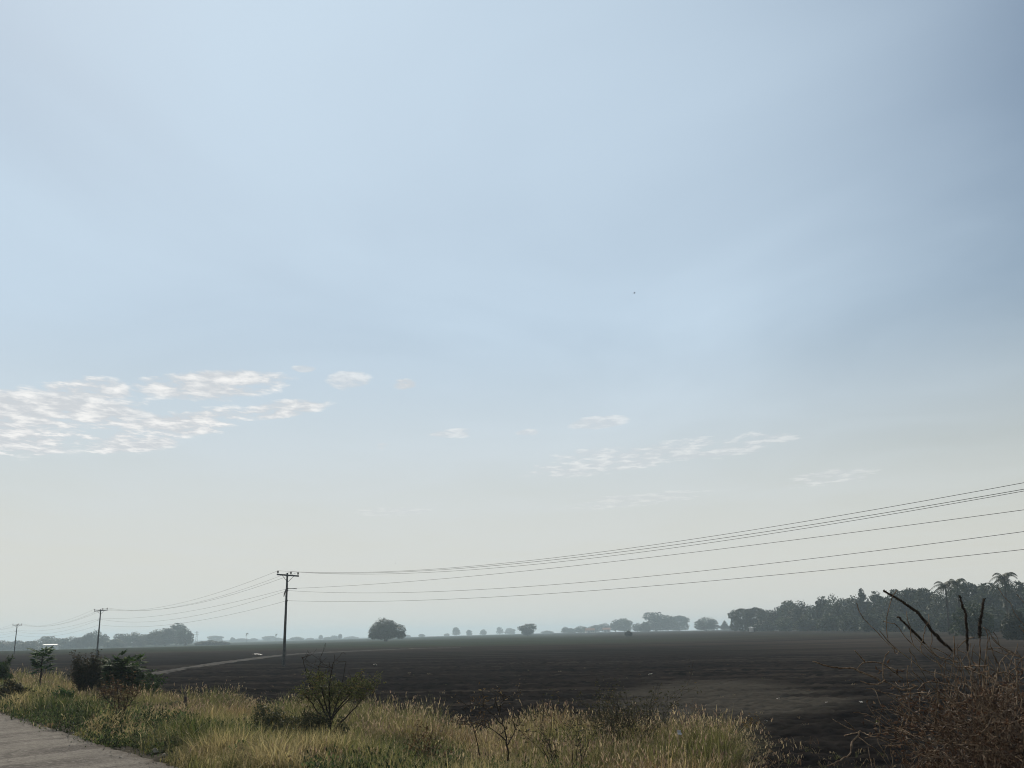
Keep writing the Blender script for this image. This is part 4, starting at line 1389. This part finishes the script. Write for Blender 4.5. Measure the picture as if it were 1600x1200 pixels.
def build_thorn_bush():
    rng = random.Random(77)
    base = Vector((2.75, 5.6, 0))
    base.z = gz(base.x, base.y) - .03
    r = empty('thorn_bush', base)
    tag(r, 'large dried brown thorn bush with dark upright spikes at right', 'bush')

    def loc(px, py, Y): return P(px, py, Y) - base

    def curve(pp, Y, dY=0.0):
        pts = [loc(x, y, Y + dY * i / max(1, len(pp) - 1)) for i, (x, y) in enumerate(pp)]
        out = []
        for i in range(len(pts) - 1):
            for j in range(5):
                f = j / 5
                p0, p1, p2, p3 = pts[max(i - 1, 0)], pts[i], pts[i + 1], pts[min(i + 2, len(pts) - 1)]
                out.append(0.5 * ((2 * p1) + (p2 - p0) * f + (2 * p0 - 5 * p1 + 4 * p2 - p3) * f * f + (3 * p1 - p0 - 3 * p2 + p3) * f ** 3))
        out.append(pts[-1])
        return [p + Vector((rng.gauss(0, .0012), rng.gauss(0, .004), rng.gauss(0, .0012))) for p in out]

    # dark seed spikes: knobbly husk round a stalk
    spikes = [([(1380, 923), (1410, 941), (1436, 960), (1460, 990), (1476, 1006), (1489, 1018)], 5.3, .011),
              ([(1403, 963), (1418, 978), (1436, 996), (1446, 1006)], 5.35, .0085),
              ([(1499, 932), (1505, 948), (1509, 962), (1511, 985), (1511, 1004), (1512, 1018)], 5.5, .0095),
              ([(1537, 935), (1534, 960), (1531, 978), (1531, 990), (1531, 996)], 5.6, .0115)]
    for pp, Y, rr in spikes:
        pts = curve(pp, Y)
        n = len(pts)
        fine, rads = [], []
        for i in range(n - 1):
            for j in range(4):
                fine.append(pts[i].lerp(pts[i + 1], j / 4) + Vector((rng.gauss(0, rr * .05), rng.gauss(0, rr * .05), 0)))
        fine.append(pts[-1])
        m = len(fine)
        for i in range(m):
            t = i / (m - 1)
            rads.append(rr * .62 * (0.75 + .45 * math.sin(min(1, t * 1.6) * math.pi * .5)) * rng.uniform(.85, 1.15) * (1 - .6 * max(0, (t - .75) / .25)))
        mb = MB()
        mb.tube(fine, rads, 7)
        # scaly bracts
        for i in range(0, m - 1):
            for k in range(2):
                a = rng.uniform(0, 6.28)
                d = (fine[max(i - 1, 0)] - fine[i + 1]).normalized()
                o = Matrix.Rotation(a, 3, d) @ d.orthogonal().normalized()
                mb.leaf(fine[i] + o * rads[i] * .8, d * .8 + o, d.cross(o), rr * .75, rr * .6, .1)
        mb.build('seed_spike', M['spike'], r)
    tw = MB()
    hand = [([(1446, 1006), (1455, 1015), (1462, 1024), (1480, 1030), (1498, 1035)], 5.35, .004),
            ([(1489, 1018), (1500, 1032), (1515, 1052), (1530, 1080), (1540, 1130)], 5.3, .005),
            ([(1512, 1018), (1515, 1035), (1520, 1050), (1524, 1080), (1530, 1120)], 5.5, .0065),
            ([(1531, 996), (1531, 1020), (1530, 1045), (1532, 1090)], 5.6, .005),
            ([(1537, 980), (1543, 990), (1543, 1005), (1539, 1035), (1535, 1080)], 5.6, .005),
            ([(1270, 1033), (1290, 1040), (1312, 1044), (1332, 1044), (1345, 1050), (1362, 1056), (1376, 1064)], 5.2, .006),
            ([(1336, 1017), (1344, 1026), (1352, 1034)], 5.25, .004),
            ([(1338, 1047), (1346, 1037), (1358, 1034), (1375, 1036), (1392, 1046), (1410, 1060)], 5.3, .004),
            ([(1389, 1017), (1381, 1032), (1380, 1060), (1390, 1068), (1403, 1075), (1415, 1078), (1434, 1072)], 5.3, .005),
            ([(1344, 1064), (1355, 1068), (1372, 1069), (1383, 1062)], 5.25, .004),
            ([(1434, 1078), (1445, 1068), (1458, 1065), (1480, 1070), (1498, 1074)], 5.3, .0045),
            ([(1318, 1124), (1326, 1130), (1336, 1140)], 5.0, .003), ([(1301, 1124), (1318, 1134), (1336, 1142)], 5.05, .003),
            ([(1334, 1113), (1350, 1115), (1366, 1122)], 5.1, .0036), ([(1361, 1112), (1376, 1108), (1395, 1110), (1412, 1118)], 5.1, .004),
            ([(1377, 1117), (1374, 1130), (1376, 1146)], 5.1, .0032), ([(1416, 1110), (1410, 1128), (1409, 1144)], 5.15, .0035),
            ([(1293, 1197), (1312, 1188), (1328, 1178), (1332, 1160), (1345, 1142)], 4.9, .005), ([(1345, 1142), (1330, 1147), (1318, 1149)], 4.9, .0033), ([(1345, 1143), (1356, 1148), (1362, 1149)], 4.9, .0033),
            ([(1579, 1018), (1566, 1030), (1560, 1045), (1556, 1062), (1548, 1085)], 5.4, .0045), ([(1546, 1066), (1558, 1054), (1572, 1050), (1584, 1056)], 5.4, .005),
            ([(1466, 1066), (1465, 1085), (1463, 1110), (1460, 1140)], 5.2, .004), ([(1585, 1030), (1588, 1050), (1590, 1085), (1586, 1120)], 5.5, .005),
            ([(1500, 1140), (1520, 1150), (1540, 1140), (1552, 1120)], 5.1, .005), ([(1372, 1078), (1395, 1092), (1418, 1106), (1440, 1124)], 5.3, .004)]
    for pp, Y, rr in hand:
        pts = curve(pp, Y, rng.uniform(-.15, .25))
        m = len(pts)
        tw.tube(pts, [rr * (.55 + .45 * i / (m - 1)) * rng.uniform(.85, 1.15) for i in range(m)], 5)
    tips = []
    for i in range(50):
        a = rng.uniform(0, 2 * math.pi)
        ln = rng.uniform(.10, .70)
        d = Vector((math.cos(a) * ln, math.sin(a) * ln, 1))
        grow(rng, tw, Vector((rng.gauss(.05, .22), rng.gauss(0, .22), 0)), d, rng.uniform(.64, .98), .009, 3, tips, .45, (3, 4), .85, .06, 7, .64)
    tw.build('twigs', M['twig'], r)
    lm = leafage(rng, [t for t in tips if t[0][-1].z < 1.45 and abs(t[0][-1].x) < .95], 8, .026, .012, .3, .015, .1)
    lm.build('dried_leaves', M['brown'], r, False)
    # undergrowth at its foot
    for i, (px, Y, h, lab) in enumerate([(1420, 6.6, .75, 'low reddish-brown dried shrub left behind the thorn bush'), (1560, 7.2, .9, 'low reddish-brown dried shrub right behind the thorn bush'), (1370, 8.4, .42, 'smallest dried shrub on bare soil left of the thorn bush')]):
        shrub('dried_shrub', px, Y, h, lab, 'shrub', 90 + i, 'brown', 12, 12, .035, .018, 3, .8, .8, .006, .5, 'twig', 'leaves', 'dried shrubs round the thorn bush')


build_thorn_bush()


# ------------------------------------------------------------------ small buildings far off
def house(name, px, Y, w, d, h, rh, label, cat, wallm, roofm, rz=0.0):
    b = at(px, Y, -.2)
    r = empty(name, b, rz)
    tag(r, label, cat)
    mb = MB()
    mb.box((0, 0, h / 2), (w, d, h))
    mb.build('wall', M[wallm], r, False)
    mb = MB()
    o = .5
    v = [(-w / 2 - o, -d / 2 - o, h), (w / 2 + o, -d / 2 - o, h), (w / 2 + o, d / 2 + o, h), (-w / 2 - o, d / 2 + o, h), (-w / 2 - o, 0, h + rh), (w / 2 + o, 0, h + rh)]
    mb.v = v + [(x, y, z + .12) for x, y, z in v]
    for f in ((0, 1, 5, 4), (2, 3, 4, 5)):
        mb.q.append(tuple(i + 6 for i in f)); mb.q.append(f[::-1])
    mb.q += [(0, 1, 7, 6), (2, 3, 9, 8), (0, 6, 10, 4), (4, 10, 9, 3), (1, 5, 11, 7), (5, 2, 8, 11)]
    mb.t += [(0, 4, 3), (1, 2, 5)]
    mb.build('roof', M[roofm], r, False)
    mb = MB(); mb.box((-w * .2, -d / 2 - .02, 1.1), (1.1, .1, 2.1)); mb.build('door', M['door'], r, False)
    for sx in (.08, .32):
        mb = MB(); mb.box((w * sx, -d / 2 - .02, 1.6), (1.2, .1, 1.0)); mb.build('window', M['door'], r, False)
    return r


def build_far_buildings():
    house('white_shed', 79, 640, 8.0, 5.0, 3.4, .5, 'low white-roofed shed in front of the left-hand treeline', 'shed', 'white', 'roof', .1)
    house('farmhouse', 922, 1080, 9.0, 7.0, 2.8, 2.4, 'left one of two pale farmhouses among the centre-right hazy trees', 'house', 'plaster', 'tile', .1)
    house('farmhouse', 948, 1080, 8.0, 7.0, 3.0, 2.0, 'right one of two pale farmhouses, its white wall showing', 'house', 'white', 'tile', -.15)
    house('small_shed', 1179, 480, 4.0, 3.0, 1.9, .5, 'small pale shed at the foot of the wood\'s left end', 'shed', 'plaster', 'roof', .3)
    # lattice pylon, very faint
    b = at(306.5, 1150)
    r = empty('lattice_pylon', b, .3)
    tag(r, 'faint lattice pylon right of the left-hand treeline', 'pylon')
    h = P(306.5, 986, 1150).z - b.z
    mb = MB()
    cs = [(-1, -1), (1, -1), (1, 1), (-1, 1)]
    wz = lambda z: 1.5 * (1 - .8 * z / h)
    for x, y in cs:
        mb.tube([(x * wz(0), y * wz(0), -.5), (x * wz(h), y * wz(h), h)], .12, 5)
    n = 8
    for i in range(n):
        z0, z1 = h * i / n, h * (i + 1) / n
        for k in range(4):
            (x0, y0), (x1, y1) = cs[k], cs[(k + 1) % 4]
            mb.tube([(x0 * wz(z0), y0 * wz(z0), z0), (x1 * wz(z1), y1 * wz(z1), z1)], .06, 4)
            mb.tube([(x1 * wz(z0), y1 * wz(z0), z0), (x0 * wz(z1), y0 * wz(z1), z1)], .06, 4)
    mb.build('tower', M['steel'], r)
    for z in (.72, .9):
        mb = MB()
        mb.tube([(-2.6, 0, h * z), (2.6, 0, h * z)], .14, 5)
        mb.build('crossarm', M['steel'], r)


build_far_buildings()


# ------------------------------------------------------------------ litter, stones, birds
def scrap_mesh(seed, s, flat=1.0):
    rng = np.random.default_rng(seed)
    n = 6
    g = np.linspace(-.5, .5, n)
    A, B = np.meshgrid(g, g, indexing='ij')
    Z = .35 * s * rng.random((n, n)) + .25 * s * np.abs(A)
    A = A + rng.normal(0, .06, (n, n)); B = B + rng.normal(0, .06, (n, n))
    a = np.stack([A * s, B * s * .8, Z * flat], -1)
    return grid_mesh('paper_scrap', a, M['paper'])


def stone_mesh(seed, s):
    rng = np.random.default_rng(seed)
    mb = MB()
    mb.tube([(0, 0, -.1 * s), (0, 0, .1 * s), (.04 * s, 0, .35 * s), (.05 * s, .03 * s, .55 * s)], [.35 * s, .52 * s, .42 * s, .16 * s], 8)
    v = np.array(mb.v)
    v = v * (1 + rng.normal(0, .09, v.shape)) * np.array([1.25, .9, 1])
    mb.v = [tuple(p) for p in v]
    return mb.mesh('stone', M['stone'], False)


def ground_at(px, py):
    d = img_dir(px, py)
    t = 4.0
    while t < 800:
        p = EYE + d * t
        if p.z <= gz(p.x, p.y): return p
        t *= 1.004
    return p


def build_small():
    scraps = [(116, 1136, .07, 'white paper scrap beside the road edge below the bare shrub'), (402, 1025, 1.3, 'pale plastic sheet on the far plot left of nearest pole'),
              (586, 1041, .28, 'small white scrap on dark soil below the lone tree'), (1017, 1056, .20, 'white scrap on dark soil beyond the dark brown dead weed'),
              (1290, 1101, .11, 'left one of two white scraps on soil left of the thorn bush'), (1345, 1100, .11, 'right one of two white scraps on soil left of thorn bush'),
              (1197, 1130, .09, 'white scrap on the soil just past the right end of the straw'), (1216, 1095, .12, 'pale scrap on dark soil right of the sparse pale weed')]
    for i, (px, py, s, lab) in enumerate(scraps):
        p = ground_at(px, py)
        o = link('paper_scrap', scrap_mesh(i, s, 1.0 if s < 1 else .25), None, (p.x, p.y, p.z + .04 + .1 * s))
        o.rotation_euler = (.35 if s < 1 else .08, .1 if s < 1 else 0, i * 1.3)
        tag(o, lab, 'litter', 'litter scraps on the ground')
    # one caught in the straw
    p = P(1060, 1145, 15.5)
    o = link('paper_scrap', scrap_mesh(40, .08), None, p)
    o.rotation_euler = (1.2, .1, .4)
    tag(o, 'white paper scrap caught upright in the pale straw', 'litter', 'litter scraps on the ground')
    stones = [(241, 1178, .10), (256, 1184, .07), (274, 1190, .06), (284, 1193, .10), (296, 1197, .09), (76, 1129, .09)]
    labs = ['leftmost pale stone on the crumbling road edge at the bottom', 'second pale stone from left on the road edge at the bottom', 'smallest pale stone on the road edge at the bottom',
            'largest pale stone on the road edge at the bottom', 'rightmost pale stone on the road edge at the bottom', 'pale stone on the road edge near the left picture edge']
    for i, (px, py, s) in enumerate(stones):
        p = ground_at(px, py)
        o = link('stone', stone_mesh(i, s), None, (p.x, p.y, gz(p.x, p.y) + .02))
        o.rotation_euler = (0, 0, i * 2.1)
        tag(o, labs[i], 'stone', 'pale stones along the road edge')
    for px, py, Y, rz, lab in [(991, 458, 60, .5, 'tiny dark bird high in the blue sky'), (618, 880, 120, 1.2, 'tiny faint bird low in the sky above the lone tree')]:
        c = P(px, py, Y)
        r = empty('bird', c, rz)
        r.scale = (.75, .75, .75)
        tag(r, lab, 'bird', 'birds in the sky')
        mb = MB()
        prof = [(-.11, .004), (-.07, .016), (-.02, .026), (.03, .026), (.06, .018), (.08, .020), (.095, .012), (.115, .003)]
        mb.tube([(x, 0, 0) for x, _ in prof], [q for _, q in prof], 8)
        mb.build('body', M['feather'], r)
        for sg in (-1, 1):
            mb = MB()
            pts = [((.05, .015 * sg, .01), (-.02, .015 * sg, .01)), ((.06, .07 * sg, .05), (-.02, .07 * sg, .045)), ((.03, .13 * sg, .06), (-.03, .12 * sg, .055)), ((-.06, .18 * sg, .045), (-.07, .175 * sg, .044))]
            for a, b in pts:
                for dz in (.003, -.003):
                    mb.v += [(a[0], a[1], a[2] + dz), (b[0], b[1], b[2] + dz)]
            for i in range(3):
                k = i * 4
                mb.q += [(k, k + 1, k + 5, k + 4), (k + 2, k + 6, k + 7, k + 3), (k, k + 4, k + 6, k + 2), (k + 1, k + 3, k + 7, k + 5)]
            mb.build('wing', M['feather'], r)
        mb = MB()
        for sg in (-1, 1):
            mb.leaf((-.09, 0, 0), (-1, .28 * sg, 0), (0, 1, 0), .09, .028, .0)
        mb.build('tail', M['feather'], r)


build_small()


# ------------------------------------------------------------------ haze
HAZE_DENSITY = 0.00043
HAZE_COLOR = (0.72, 0.89, 1.0)


def build_haze():
    m, g = new_mat('haze_air')
    out = g.n('ShaderNodeOutputMaterial')
    v = g.n('ShaderNodeVolumePrincipled')
    v.inputs['Color'].default_value = (*HAZE_COLOR, 1)
    v.inputs['Density'].default_value = HAZE_DENSITY
    v.inputs['Anisotropy'].default_value = 0.25
    g.l(v.outputs[0], out.inputs['Volume'])
    mb = MB()
    z0, z1 = -5.0, 30.0
    mb.box((0, 2150, (z0 + z1) / 2), (11000, 4900, z1 - z0))
    o = mb.build('haze', m, None, False)
    tag(o, 'thin pale morning haze lying over the fields', 'haze', kind='stuff')


build_haze()
